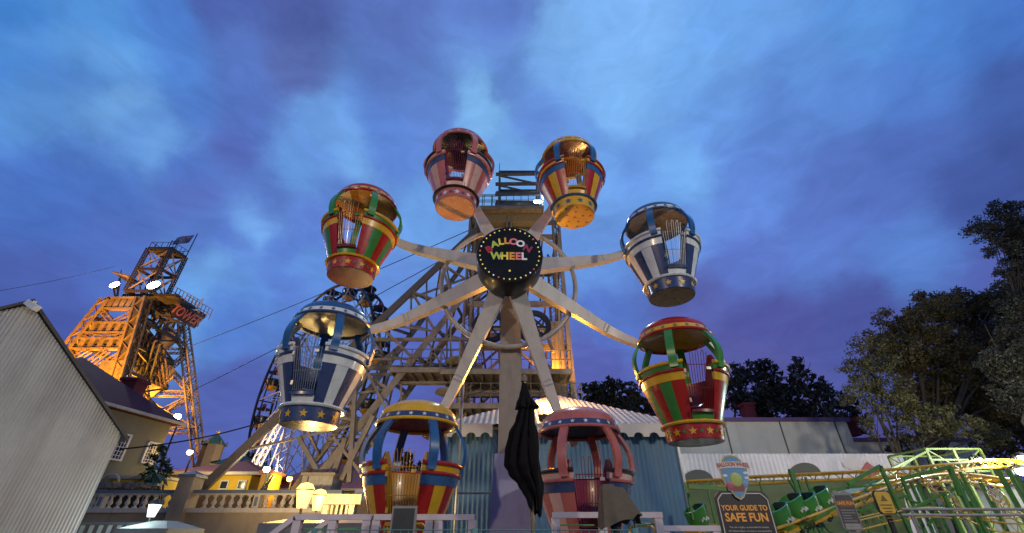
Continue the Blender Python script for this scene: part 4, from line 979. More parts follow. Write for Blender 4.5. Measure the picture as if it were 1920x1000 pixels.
for x0, x1 in ((ox0, P(925, 800, BY).x), (P(978, 800, BY).x, ox1)): loc(scallop(x0, x1, oy0-.03).build('valance', VAL, bp), bp)
# downpipe frame left of the pillar
t = thing('drain_frame', 'thin grey pipe frame standing before the blue wall left of the pillar', 'pipe frame', (P(858, 900, 10).x, 10, 0))
b = MB(); b.tube([(0, 0, 0), (0, 0, P(858, 700, 10).z)], .03, 6); b.tube([(0, 0, P(858, 925, 10).z), (P(925, 925, 10).x-t.location.x, 0, P(858, 925, 10).z)], .02, 6); b.build('pipe', STEEL, t)
# ------------------------------------------------------------------ white halls behind and the mural wall
WH = mat('hall_white', (.62, .60, .50), .7, var=.10, scale=.6, dirt=.3); PUR = mat('purple_roof', (.12, .06, .17), .5, var=.1)
def hall(name, label, px0, px1, pyt, Y, dp, lip=.35, joints=(), roofm=PUR):
    x0, x1, zt_ = P(px0, pyt, Y).x, P(px1, pyt, Y).x, P((px0+px1)/2, pyt, Y).z
    t = thing(name, label, 'building', ((x0+x1)/2, Y, 0)); W_ = x1-x0
    MB().box((0, dp/2, zt_/2), (W_, dp, zt_)).build('wall', WH, t)
    MB().box((0, dp/2, zt_+lip/4), (W_+.3, dp+.3, lip/2)).build('roof_edge', roofm, t)
    for j in joints:
        x_ = P(j, pyt+20, Y).x-(x0+x1)/2; MB().box((x_, -.012, zt_/2), (.06, .03, zt_)).build('panel_joint', mat('joint_dark', (.10, .11, .11), .7), t)
    return t, x0, x1, zt_
hall('white_hall', 'long plain white hall with thin purple roof edge above the mural wall', 1150, 1586, 791, 22, 8, joints=(1363, 1467, 1571))
hall('low_annex', 'lower pale annex stepping down from the long white hall under the trees', 1588, 1690, 829, 22.5, 7, joints=(1607,))
hall('grey_annex', 'pale grey annex with light corner trim behind the green coaster cage', 1700, 1812, 829, 23, 7, joints=(1740,))
t, x0, x1, z_ = hall('beige_block', 'low beige block behind the right end of the coaster', 1830, 1990, 905, 20, 5, lip=.1)
hall('bright_ticket_hut', 'small bright white hut glowing under the cool lamps at far right', 1890, 1955, 912, 15, 2, lip=.1)
MY = 17.0
mx0, mx1 = P(1250, 852, MY).x, P(1684, 850, MY).x; mz = P(1500, 851, MY).z
mw = thing('mural_wall', 'white corrugated wall painted with hills, a cloud and a red roof', 'wall', ((mx0+mx1)/2, MY, 0))
loc(corr(MB(), (mx0, MY), (mx1, MY), 0, lambda s: mz, .16, .02).build('sheeting', mat('mural_white', (.70, .66, .66), .5, var=.06, dirt=.12), mw, sharp=80), mw)
MB().box((mx1-(mx0+mx1)/2-.03, .03, mz/2), (.14, .2, mz)).build('end_post', WHT, mw)
def pm(poly, m, name, off=.03): loc(MB().prism([((P(a, c, MY).x), P(a, c, MY).z) for a, c in poly], (0, MY-off, 0), X3, Z3, Y3*-.006).build(name, m, mw), mw)
HILL = mat('hill_paint', (.075, .08, .06), .6, var=.05); GRS = mat('grass_paint', (.07, .10, .025), .6, var=.25, scale=1.5)
def blob(cx, cy, rx_, ry_, n=18, base=True): return [(cx+rx_*math.cos(R(180*i/n)), cy-ry_*math.sin(R(180*i/n))) for i in range(n+1)]
pm(blob(1308, 905, 30, 24), HILL, 'painted_hill'); pm(blob(1508, 892, 31, 24), HILL, 'painted_hill')
pm([(1262, 905), (1380, 902), (1500, 899), (1600, 896), (1684, 893), (1710, 1000), (1262, 1000)], GRS, 'painted_grass', .026)
cl = []
for a in range(0, 360, 12): cl.append((1596+19*math.cos(R(a))*(1+.12*math.sin(R(5*a))), 869-10*math.sin(R(a))*(1+.15*math.cos(R(4*a)))))
pm(cl, mat('cloud_paint', (.66, .60, .55), .6, var=.03), 'painted_cloud')
pm([(1612, 884), (1624, 866), (1646, 882), (1650, 896), (1612, 896)], mat('roof_paint', (.45, .12, .10), .6, var=.1), 'painted_roof')
for a, c, e_, f_ in ((1560, 925, 1640, 905), (1620, 915, 1690, 903)): pm([(a, c), (e_, f_), (e_+3, f_+14), (a+3, c+12)], mat('sky_paint', (.22, .36, .45), .6), 'painted_stream', .04)
# red chimneys above the hall
for px_, py_ in ((1400, 762), (1590, 790)):
    q = P(px_, py_, 24.5); t = thing('red_chimney', 'small dark red chimney %s' % ('above the middle of the white hall' if px_ < 1500 else 'at the right end of the white hall'), 'chimney', (q.x, 24.5, P(px_, 800, 24.5).z-.5))
    hh = q.z-t.location.z; MB().box((0, 0, hh/2), (.55, .55, hh)).build('stack', MAROON, t); MB().box((0, 0, hh+.06), (.72, .72, .12)).build('cap', MAROON, t)
# ------------------------------------------------------------------ children's coaster
TY_ = mat('track_yellow', (.58, .34, .02), .4, coat=.3, dirt=.15); CG = mat('coaster_green', (.06, .20, .015), .4, var=.15, coat=.2, dirt=.15); CGL = mat('light_green', (.20, .28, .07), .45)
cs_ = thing('kiddie_coaster', 'small roller coaster of yellow track on green steel frames', 'roller coaster', (6, 10, 0))
def cp(mb, name, m): return loc(mb.build(name, m, cs_), cs_)
def smooth(pts, n=8):
    out = []
    for i in range(len(pts)-1):
        p0, p1, p2, p3 = pts[max(i-1, 0)], pts[i], pts[i+1], pts[min(i+2, len(pts)-1)]
        for k_ in range(n):
            t_ = k_/n; out.append(.5*((2*p1)+(-p0+p2)*t_+(2*p0-5*p1+4*p2-p3)*t_*t_+(-p0+3*p1-3*p2+p3)*t_**3))
    return out+[pts[-1]]
def track(pts, gauge=.36, k=1.0):
    pts = smooth(pts); l_, r__, s_, ties = [], [], [], MB()
    for i, p_ in enumerate(pts):
        t_ = (pts[min(i+1, len(pts)-1)]-pts[max(i-1, 0)]).normalized(); sd = t_.cross(Z3).normalized(); up_ = sd.cross(t_)
        l_.append(p_+sd*gauge/2+up_*.06); r__.append(p_-sd*gauge/2+up_*.06); s_.append(p_-up_*.08)
        if i % 2 == 0: ties.beam(l_[-1], r__[-1], .025*k, .035*k); ties.beam(l_[-1], s_[-1], .02*k); ties.beam(r__[-1], s_[-1], .02*k)
    ties.tube(l_, .024*k, 7); ties.tube(r__, .024*k, 7); ties.tube(s_, .034*k, 8); cp(ties, 'track', TY_)
    return pts
up1 = track([P(1284, 909, 11.3), P(1340, 906, 11.2), P(1400, 901, 11.1), P(1500, 896, 11), P(1600, 891, 10.9), P(1700, 884, 10.9), P(1780, 876, 10.9), P(1850, 869, 11.2), P(1920, 872, 11.6), P(2000, 885, 12)])
low = track([P(1330, 1040, 7.6), P(1440, 1000, 8), P(1540, 963, 8.6), P(1640, 925, 9.2), P(1700, 905, 9.7), P(1780, 895, 10.4), P(1880, 905, 11)])
track([P(1680, 893, 9.6), P(1740, 905, 9.3), P(1790, 950, 9.0), P(1860, 985, 8.8), P(1940, 990, 8.6)], .22, .4)
track([P(1600, 985, 8), P(1720, 960, 8.6), P(1820, 965, 9.2), P(1930, 960, 9.8)], .22, .4)
track([P(1780, 880, 10.8), P(1860, 925, 9.6), P(1890, 960, 9.2), P(1960, 990, 8.8)], .22, .4)
for px_, py_, Y_, wd_ in ((1482, 880, 8.6, .10), (1497, 900, 8.9, .05), (1510, 895, 9.4, .05), (1362, 892, 9.2, .06), (1325, 905, 9.3, .05), (1285, 905, 9.2, .05), (1425, 905, 9.7, .05),
        (1692, 900, 9.2, .07), (1708, 905, 9.3, .06), (1722, 905, 9.4, .06), (1780, 878, 9.2, .10), (1800, 885, 10, .06), (1838, 905, 9.6, .07), (1870, 880, 9.4, .09), (1888, 880, 9.6, .07), (1905, 890, 9.4, .07), (1745, 925, 9.6, .06), (1640, 940, 9.2, .05), (1605, 930, 9.2, .05), (1560, 915, 9.8, .05), (1770, 930, 8.6, .06), (1820, 940, 8.8, .06), (1860, 940, 9, .05)):
    q = P(px_, py_, Y_); cp(MB().box((q.x, Y_, q.z/2), (wd_*.7, wd_*.7, q.z)), 'post', CG)
for a, c, Ya, e_, f_, Yb, wd_ in ((1590, 908, 8.4, 1650, 874, 8.4, .075), (1650, 874, 8.4, 1712, 1010, 8.4, .075), (1690, 898, 9.2, 1782, 876, 9.2, .085), (1782, 876, 9.2, 1800, 930, 9.2, .08), (1290, 912, 8.7, 1360, 917, 8.7, .09), (1360, 890, 8.7, 1372, 940, 8.7, .08),
        (1497, 940, 8.6, 1560, 1000, 8.6, .05), (1480, 900, 8.6, 1540, 1000, 8.6, .06), (1590, 915, 9.4, 1700, 905, 9.6, .05), (1700, 960, 8.5, 1790, 915, 9.4, .06), (1610, 960, 8.7, 1700, 930, 9, .05), (1720, 910, 9.4, 1760, 990, 9.0, .06), (1700, 935, 9, 1790, 975, 9, .05),
        (1600, 980, 8.5, 1680, 945, 8.9, .05), (1800, 900, 9.5, 1850, 985, 9.2, .05), (1740, 985, 8.8, 1800, 905, 9.6, .05), (1640, 900, 9.4, 1600, 940, 9.2, .04), (1540, 925, 9.3, 1600, 910, 9.5, .05), (1500, 990, 8, 1570, 950, 8.4, .05), (1290, 925, 9, 1300, 975, 9, .05)):
    cp(MB().beam(P(a, c, Ya), P(e_, f_, Yb), wd_*.7), 'brace', CG)
# light green cage of the lift platform
zc = [P(1735, 842, 13), P(1836, 842, 13), P(1836, 842, 14.6), P(1735, 842, 14.6)]
x0, x1 = zc[0].x, zc[1].x; zt_, zb_ = zc[0].z, P(1750, 876, 13).z-.1
b = MB()
for x_ in (x0, (x0+x1)/2, x1):
    for y_ in (13, 14.4): b.beam((x_, y_, 0), (x_, y_, zt_), .06)
for y_ in (13, 14.4):
    for z in (zt_, (zt_+zb_)/2, zb_): b.beam((x0, y_, z), (x1, y_, z), .045)
    b.beam((x0, y_, zt_), ((x0+x1)/2, y_, zb_), .035); b.beam(((x0+x1)/2, y_, zb_), (x1, y_, zt_), .035)
for x_ in (x0, x1): b.beam((x_, 13, zt_), (x_, 14.4, zt_), .05); b.beam((x_, 13, zb_), (x_, 14.4, zb_), .05)
b.beam(P(1735, 848, 13), P(1640, 895, 12), .05); b.beam(P(1700, 860, 13), P(1712, 890, 12.6), .04); b.beam(P(1720, 855, 13), P(1640, 910, 12), .035)
cp(b, 'lift_cage', CGL)
# the train: green tub cars, yellow bumpers
CARG = mat('car_green', (.05, .24, .04), .22, coat=.6, var=.08); CART = mat('car_seat', (.01, .05, .04), .5); STRP = mat('car_white', (.6, .65, .55), .4)
cg = None
for k_, (px_, py_, Y_, lab) in enumerate(((1474, 982, 8.1, 'lowest green tub car of the coaster train beside the tall black board'), (1500, 962, 8.4, 'green tub car half hidden behind the green coaster post'), (1527, 960, 8.5, 'glossy green tub car in the middle of the coaster train'), (1550, 945, 8.8, 'rearmost green tub car beside the small grey notice'), (1316, 978, 9.2, 'single green tub car low between the blue wall and the black board'))):
    p_ = P(px_, py_+16, Y_)
    if cg is None:
        t = thing('coaster_car', '', 'coaster car'); 
        b = MB(); b.lathe([(0, .02), (.13, .02), (.18, .08), (.21, .22), (.222, .38), (.226, .46), (.20, .47), (.192, .38), (.17, .2), (0, .18)], n=20); b.v = [(v_[0]*1.35, v_[1]*1.0, v_[2]+(.22*v_[0] if v_[2] > .3 else 0)) for v_ in b.v]; b.build('tub', CARG, t)
        b = MB(); b.prism([(-.12, .2), (.12, .2), (.16, .48), (.1, .52), (-.1, .52), (-.16, .48)], (.16, 0, 0), Y3, Z3, X3*.07); b.build('seat_back', CART, t)
        b = MB(); b.box((0, 0, .02), (.66, .42, .06)); b.box((-.3, 0, .05), (.08, .46, .09)); b.build('bumper', TY_, t)
        b = MB()
        for i in range(5): b.box((-.08+.05*i, -.232+.012*abs(i-2), .21+.03*(i % 2)), (.052, .02, .045), M=Matrix.Rotation(.5 if i % 2 else -.5, 3, 'Y'))
        b.build('zigzag_stripe', STRP, t)
        for sx_ in (-.22, .22):
            for sy_ in (-.2, .2): MB().lathe([(0, -.02), (.05, -.02), (.05, .02), (0, .02)], n=10, c=(0, 0, 0)).build('wheel', DKS, t, (sx_, sy_, -.04)).rotation_euler = (R(90), 0, 0)
        cg = t
    else: t = copy_tree(cg)
    t.location = p_; t.scale = (.78,)*3; t.rotation_euler = (0, R(-14), R(24)); tag(t, lab, 'coaster car', 'cars of the coaster train')
# ------------------------------------------------------------------ signs
BRD = mat('board_black', (.022, .018, .015), .45, var=.1); LIN = mat('line_white', (.55, .52, .50), .5); ORG = mat('letter_orange', (.42, .15, .015), .5); FRM = mat('frame_grey', (.22, .22, .21), .5)
SY = 6.5
a, c = P(1338, 921, SY), P(1436, 917, SY); sx0, sx1, sz = a.x, c.x, a.z
s1_ = thing('safety_board', 'tall black guide to safe fun board with white border under the shield', 'sign', ((sx0+sx1)/2, SY, 0)); Wd = sx1-sx0; k_ = .07
def obox(w_, z0, z1, r_): return [(-w_/2, z0), (w_/2, z0), (w_/2, z1-r_), (w_/2-r_*.45, z1-r_*.5), (w_/2-r_, z1), (-w_/2+r_, z1), (-w_/2+r_*.45, z1-r_*.5), (-w_/2, z1-r_)]
MB().prism(obox(Wd, .75, sz, .07), (0, 0, 0), X3, Z3, Y3*.03).build('panel', BRD, s1_)
b = MB(); o1 = obox(Wd-.05, .78, sz-.03, .075)
for i in range(8): p_, q_ = o1[i], o1[(i+1) % 8]; b.beam((p_[0], -.006, p_[1]), (q_[0], -.006, q_[1]), .012, .012, up=(0, 1, 0))
b.build('border', LIN, s1_)
for s_ in (-Wd/2+.05, Wd/2-.05): MB().box((s_, .05, sz/2-.1), (.05, .05, sz-.2)).build('leg', DKS, s1_)
text('YOUR GUIDE TO', 'lettering', ORG, .086, s1_, (0, -.004, P(1395, 953, SY).z), ext=.002, bold=.0025, sx=.92)
text('SAFE FUN', 'lettering', ORG, .134, s1_, (0, -.004, P(1400, 971, SY).z), ext=.002, bold=.004, sx=.98)
text('This ride is highly recommended for families.', 'small_lettering', LIN, .03, s1_, (0, -.004, P(1405, 989, SY).z), ext=.001, sx=.95)
text('All Children Below 1m must be accompanied by', 'small_lettering', LIN, .03, s1_, (0, -.004, P(1405, 995, SY).z-.006), ext=.001, sx=.95)
# shield
zt_ = P(1373, 853, SY).z; zb_ = P(1386, 938, SY).z; hS = zt_-zb_; cx = P(1378, 900, SY).x
shd = thing('shield_sign', 'small blue shield sign with balloon wheel banner on top of the black board', 'sign', (cx, SY-.03, zb_))
def shp(s_, dz=0): return [(x*s_*hS, .5*hS+(z-.5)*s_*hS+dz) for x, z in ((0, 0), (.10, .06), (.16, .15), (.26, .32), (.33, .5), (.345, .70), (.27, .80), (.25, .88), (.15, .97), (0, 1.0), (-.15, .97), (-.25, .88), (-.27, .80), (-.345, .70), (-.33, .5), (-.26, .32), (-.16, .15), (-.10, .06))]
MB().prism(shp(1), (0, 0, 0), X3, Z3, Y3*.02).build('plate', LIN, shd)
MB().prism(shp(.95), (0, -.004, 0), X3, Z3, Y3*.003).build('rim', mat('shield_lime', (.30, .36, .10), .5), shd)
MB().prism(shp(.88), (0, -.008, 0), X3, Z3, Y3*.003).build('field', mat('shield_blue', (.10, .27, .48), .5, var=.15, scale=8), shd)
b = MB(); pts = []
for i in range(9): u = -1+i/4; pts.append((u*.40*hS, .80*hS+.035*(1-u*u)*hS))
for i in range(8, -1, -1): u = -1+i/4; pts.append((u*.40*hS, .66*hS+.035*(1-u*u)*hS))
b.prism(pts, (0, -.016, 0), X3, Z3, Y3*.006).build('banner', LIN, shd)
bt = text('BALLOON WHEEL', 'lettering', mat('brick_red', (.35, .06, .03), .5), .072, shd, (0, -.018, .735*hS), ext=.001, bold=.002, sx=.76)
for v_ in bt.data.vertices: v_.co.y += .035*hS*(1-(v_.co.x/(.40*hS))**2)
MB().ball((0, 0, 0), .085, 20, sc_=(1, 1, 1)).build('painted_balloon', mat('balloon_lime', (.30, .40, .08), .4), shd, (0, -.01, .43*hS)).scale = (1, .06, 1.05)
MB().ball((0, 0, 0), .05, 14).build('painted_balloon', mat('balloon_magenta', (.36, .05, .12), .4), shd, (-.10, -.012, .30*hS)).scale = (1, .06, 1)
MB().ball((0, 0, 0), .04, 14).build('painted_balloon', mat('balloon_blue', (.12, .25, .5), .4), shd, (.11, -.012, .34*hS)).scale = (1, .06, 1)
MB().prism([(-.07, .10), (.07, .10), (.10, .20), (-.10, .20)], (0, -.012, 0), X3, Z3, Y3*.004).build('painted_basket', mat('basket_brown', (.22, .06, .04), .5), shd)
for cx_, cz_ in ((-.14, .52), (.15, .58), (.15, .47)): MB().ball((0, 0, 0), .035, 10).build('painted_cloud', WHT, shd, (cx_, -.009, cz_*hS)).scale = (1, .05, .5)
# small grey notice
def notice(name, label, pxa, pya, pxb, pyb, Y_, frame, face, par_rows, fcol, top=None):
    a, c = P(pxa, pya, Y_), P(pxb, pya, Y_); zl = P(pxb, pyb, Y_).z; w_ = c.x-a.x; t = thing(name, label, 'sign', ((a.x+c.x)/2, Y_, 0))
    b = MB(); r_ = .03
    def rb(w_, z0, z1): return [(-w_/2+r_, z0), (w_/2-r_, z0), (w_/2, z0+r_), (w_/2, z1-r_), (w_/2-r_, z1), (-w_/2+r_, z1), (-w_/2, z1-r_), (-w_/2, z0+r_)]
    MB().prism(rb(w_, zl, a.z), (0, 0, 0), X3, Z3, Y3*.025).build('frame', frame, t); MB().prism(rb(w_-.03, zl+.015, a.z-.015), (0, -.004, 0), X3, Z3, Y3*.006).build('face', face, t)
    MB().box((0, .04, zl/2+.1), (.06, .04, zl+.2)).build('post', DKS, t)
    return t, w_, a.z, zl
t, w_, z1, z0 = notice('grey_notice', 'small slim grey safety notice with wavy top beside the green cars', 1560, 926, 1595, 995, 7.4, FRM, mat('notice_dark', (.07, .065, .065), .4), 0, 0)
b = MB(); pts = [(-w_/2+.01, z1-.02)]
for i in range(13): u = i/12; pts.append((-w_/2+.01+(w_-.02)*u, z1+.03+.02*math.sin(u*12)))
pts.append((w_/2-.01, z1-.02)); b.prism(pts, (0, -.008, 0), X3, Z3, Y3*.004); b.build('wavy_crest', FRM, t)
MB().box((0, -.007, z1-.13), (w_-.07, .006, .09)).build('orange_band', mat('band_brown', (.20, .09, .03), .5), t)
text('SAFE FUN', 'lettering', ORG, .06, t, (0, -.012, z1-.13), ext=.001, bold=.001)
b = MB(); rnd = random.Random(2)
for i in range(9): l_ = rnd.uniform(.6, 1)*(w_-.08); b.box((-(w_-.08-l_)/2, -.008, z1-.22-i*.035), (l_, .004, .013))
b.build('text_lines', FRM, t); MB().box((0, -.007, z0+.05), (w_-.06, .005, .07)).build('footer', mat('footer_grey', (.3, .28, .25), .5), t)
t, w_, z1, z0 = notice('yellow_notice', 'small yellow warning notice on a dark post in front of the green frames', 1634, 920, 1666, 965, 7.2, DKS, mat('notice_yellow', (.55, .36, .03), .45), 0, 0)
b = MB(); b.prism([(-.05, 0), (.05, 0), (0, .085)], (0, -.008, z1-.14), X3, Z3, Y3*.003)
for i in range(6): b.box((0, -.007, z1-.19-i*.042), (w_-.09-(i % 3)*.03, .004, .014))
b.build('printed_marks', mat('print_brown', (.16, .10, .02), .5), t)
# ------------------------------------------------------------------ the boarding platform and white railings
PLK = mat('platform_plank', (.16, .13, .11), .7, var=.2); RWH = mat('rail_white', (.52, .47, .50), .45, var=.08, dirt=.2)
pf = thing('boarding_platform', 'raised boarding platform under the lowest gondolas', 'platform', (0, 7, 0))
MB().box((0, -.1, .35), (4.4, 3.8, .7)).build('deck', PLK, pf)
def railing(label, segs, posts, Y_, wires=()):
    t = thing('white_railing', label, 'railing', (P(segs[0][0], 968, Y_).x, Y_, 0), 0, 'white railings along the platform'); o_ = Vector(t.location)
    for x0, y0, x1, y1 in segs: MB().beam(P(x0, y0, Y_)-o_, P(x1, y1, Y_)-o_, .09, .05).build('top_rail', RWH, t)
    for px_, py_ in posts: q = P(px_, py_, Y_)-o_; MB().box((q.x, 0, q.z/2-.02), (.075, .075, q.z)).build('post', RWH, t)
    for x0, y0, x1, y1 in wires: MB().tube([P(x0, y0, Y_+.02)-o_, P(x1, y1, Y_+.02)-o_], .008, 6).build('wire', mat('wire_green', (.1, .3, .12), .4), t)
railing('white railing with sloping stair end before the slatted kiosk', [(500, 1012, 556, 970), (554, 970, 698, 970)], [(561, 971), (627, 971), (690, 971)], 4.9, [(565, 993, 690, 991)])
railing('second sloping stair rail between the white railing posts', [(570, 1012, 620, 975)], [(600, 990)], 5.4)
railing('white railing in front of the yellow domed gondola', [(703, 970, 890, 970)], [(708, 971), (806, 971), (886, 971), (824, 971)], 4.9, [(710, 992, 800, 992)])
railing('white railing in front of the pink gondola', [(1036, 966, 1240, 966)], [(1041, 967), (1232, 967), (1128, 967)], 4.9, [(1050, 985, 1115, 985), (1185, 985, 1228, 983)])
railing('lower white rail running right of the pink gondola toward the black board', [(1240, 991, 1348, 991)], [(1246, 992), (1340, 992)], 5.2)
# yellow pipe barriers behind them
for lab, a_, c_ in (('yellow pipe barrier below the pink gondola', 1180, 1228), ('yellow pipe barrier low before the yellow gondola', 735, 800)):
    t = thing('pipe_barrier', lab, 'barrier', (P(a_, 990, 5.1).x, 5.1, 0)); zz_ = P(a_, 984, 5.1).z; L_ = P(c_, 990, 5.1).x-t.location.x
    MB().tube([(0, 0, 0), (0, 0, zz_-.05), (.05, 0, zz_), (L_-.05, 0, zz_), (L_, 0, zz_-.05), (L_, 0, 0)], .018, 8).build('pipe', YEL, t); MB().tube([(0, 0, zz_-.3), (L_, 0, zz_-.3)], .014, 8).build('crossbar', YEL, t)
# wire fence at the very front
t = thing('wire_fence', 'low teal wire mesh fence along the very bottom of the view', 'fence', (0, 3.2, 0))
zf = P(900, 994, 3.2).z; b = MB(); xa, xb_ = P(590, 994, 3.2).x, P(1190, 994, 3.2).x
for i in range(int((xb_-xa)/.05)+1): b.tube([(xa+i*.05, 0, zf-1.2), (xa+i*.05, 0, zf)], .0022, 4)
for k_ in range(14): b.tube([(xa, -.004, zf-k_*.09), (xb_, -.004, zf-k_*.09)], .0028, 4)
TEALW = mat('teal_wire', (.10, .26, .24), .4); b.build('mesh', TEALW, t)
for x_ in (xa, (xa+xb_)/2, xb_): MB().tube([(x_, 0, 0), (x_, 0, zf+.01)], .02, 8).build('post', TEALW, t)
# pole rails at far right
for py_, Y_, lab in ((955, 5.2, 'upper dark pipe rail crossing the coaster at lower right'), (966, 5.0, 'lower grey pipe rail crossing the coaster at lower right')):
    t = thing('pipe_rail', lab, 'rail', (P(1690, py_, Y_).x, Y_, 0)); q = P(1690, py_, Y_); e_ = P(2050, py_, Y_)
    MB().tube([(0, 0, q.z), (e_.x-q.x, 0, e_.z)], .013, 8).build('pipe', FRM, t); MB().tube([(.1, 0, 0), (.1, 0, q.z)], .012, 8).build('post', FRM, t); MB().tube([(e_.x-q.x, 0, 0), (e_.x-q.x, 0, q.z)], .012, 8).build('post', FRM, t)
# dark framed board before the yellow gondola
a, c = P(737, 949, 4.6), P(783, 949, 4.6)
t = thing('framed_board', 'plain dark board in a grey frame standing before the yellow gondola', 'board', ((a.x+c.x)/2, 4.6, 0)); w_ = c.x-a.x
MB().box((0, 0, a.z-.4), (w_, .03, .8)).build('frame', FRM, t); MB().box((0, -.018, a.z-.4), (w_-.04, .01, .76)).build('panel', mat('board_dark', (.03, .035, .03), .4), t)
for s_ in (-w_/2+.02, w_/2-.02): MB().box((s_, .03, (a.z-.7)/2), (.03, .03, a.z-.7)).build('leg', DKS, t)
# ------------------------------------------------------------------ closed umbrella
UMB = mat('umbrella_black', (.0035, .003, .004), .85, spec=.2, var=.25, scale=4)
UY = 4.4; ut, ub = P(985, 716, UY), P(985, 950, UY); ux = P(985, 850, UY).x
um = thing('folded_umbrella', 'tall folded black market umbrella in front of the wheel pillar', 'umbrella', (ux, UY, 0))
H_ = ut.z; B_ = ub.z; 
K_ = [(0, .020, .0), (.05, .034, .0), (.12, .055, .0), (.20, .105, .012), (.235, .128, .02), (.25, .085, .01), (.34, .100, .0), (.46, .145, -.015), (.60, .165, -.022), (.70, .170, -.02), (.76, .150, .0), (.86, .115, .05), (.94, .085, .075), (1.0, .055, .09)]
b = MB(); n = 96; vs = []; m_ = 64
for j in range(m_+1):
    u = j/m_
    for k_ in range(len(K_)-1):
        if K_[k_][0] <= u <= K_[k_+1][0]:
            f = (u-K_[k_][0])/(K_[k_+1][0]-K_[k_][0]); fz = f*f*(3-2*f); r_ = K_[k_][1]*(1-fz)+K_[k_+1][1]*fz; cx_ = K_[k_][2]*(1-fz)+K_[k_+1][2]*fz; break
    for i in range(n):
        th = 2*math.pi*i/n; tw_ = th+.35*u+.18*math.sin(5*u+th)
        pleat = abs(math.sin(4*tw_))**.7; amp = .42*min(1, u*4+.15)
        pl_ = 1-amp+amp*pleat+.06*math.sin(11*th+14*u)*u+.05*math.sin(3*th+7*u)
        hang = .07*math.sin(4*tw_+1)*max(0, u-.8)*5+.02*math.sin(2*th)*max(0, u-.8)*5
        if .20 < u < .245: hang += .018*math.sin(8*th)
        vs.append((r_*pl_*math.cos(th)+cx_, r_*pl_*math.sin(th)*.85, H_+(B_-H_)*u+hang))
fs = [(j*n+i, j*n+(i+1) % n, (j+1)*n+(i+1) % n, (j+1)*n+i) for j in range(m_) for i in range(n)]+[tuple(range(n)), tuple(range(m_*n, m_*n+n))[::-1]]
b.add(vs, fs, 0, True); b.build('canopy', UMB, um, sharp=70)
MB().tube([(.13, 0, 0), (0, 0, H_+.03)], .020, 10).build('pole', mat('pole_bronze', (.16, .13, .08), .4, .6), um); MB().lathe([(0, H_+.0), (.035, H_+.0), (.03, H_+.06), (0, H_+.075)], n=14).build('cap', mat('cap_brown', (.12, .09, .06), .5), um)
for i in range(8): a = 45*i+10; MB().tube([pol(a, .05, B_+.12)+X3*.08, pol(a, .035, B_-.03)+X3*.09], .005, 5).build('rib_tip', DKS, um)
# ------------------------------------------------------------------ covered control stand
CV = mat('cover_cloth', (.10, .085, .06), .8, var=.2, scale=5, bump=.3)
q = P(1143, 915, 4.3); zb_ = P(1150, 985, 4.3).z
t = thing('covered_stand', 'control stand hidden under a draped grey cloth cover before the pink gondola', 'covered stand', (q.x+.02, 4.3, 0))
b = MB(); m_, n = 14, 40; vs = []
for j in range(m_+1):
    u = j/m_
    for i in range(n):
        th = 2*math.pi*i/n; sq = 1/max(abs(math.cos(th)), abs(math.sin(th)))**.75
        hw = (.105+.075*u+.012*u*math.sin(7*th+1.5)+.006*math.sin(13*th)*u)*sq*(.88 if j == 0 else 1)
        x_ = hw*math.cos(th)*.98+.035*u; y_ = hw*math.sin(th)*.75
        vs.append((x_, y_, q.z-(.035 if j == 0 else 0)*0-(q.z-zb_+.04*math.sin(2*th+1)*u-(.05 if math.cos(th) > .5 else 0)*u)*u+(.025 if math.cos(th) < 0 else 0)*(1-u)))
b.add(vs, [(j*n+i, j*n+(i+1) % n, (j+1)*n+(i+1) % n, (j+1)*n+i) for j in range(m_) for i in range(n)]+[tuple(range(n))[::-1]], 0, True); b.build('cover', CV, t, sharp=50)
MB().tube([(0, 0, 0), (0, 0, zb_+.1)], .05, 10).build('pedestal', DKS, t)
b = MB(); q1, q2 = P(1184, 960, 4.3)-Vector(t.location), P(1192, 1000, 4.3)-Vector(t.location); b.tube([q1, (q1+q2)/2+X3*.01, q2, Vector((q2.x, 0, 1.2))], .012, 6); b.build('strap', mat('strap_blue', (.10, .16, .26), .6), t)
# ------------------------------------------------------------------ trees
import numpy as np
LF = {}
def leafmat(name, c, var=.45):
    m = bpy.data.materials.new(name); m.use_nodes = True; t = m.node_tree; b = t.nodes['Principled BSDF']; b.inputs['Roughness'].default_value = .6
    tcn = t.nodes.new('ShaderNodeTexCoord'); n = t.nodes.new('ShaderNodeTexNoise'); n.inputs['Scale'].default_value = .9; n.inputs['Detail'].default_value = 4; t.links.new(tcn.outputs['Object'], n.inputs['Vector'])
    r = t.nodes.new('ShaderNodeMapRange'); r.inputs['From Min'].default_value = .3; r.inputs['From Max'].default_value = .7; r.inputs['To Min'].default_value = 1-var; r.inputs['To Max'].default_value = 1+var; t.links.new(n.outputs['Fac'], r.inputs['Value'])
    v = t.nodes.new('ShaderNodeVectorMath'); v.operation = 'SCALE'; v.inputs[0].default_value = c; t.links.new(r.outputs[0], v.inputs['Scale']); t.links.new(v.outputs[0], b.inputs['Base Color'])
    b.inputs['Subsurface Weight'].default_value = 0
    return m
L1 = leafmat('leaf_olive', (.085, .066, .020)); L2 = leafmat('leaf_dark', (.034, .034, .020)); L3 = leafmat('leaf_yellow_green', (.085, .078, .022)); BARK = mat('bark', (.06, .045, .03), .85, var=.3, bump=.5)
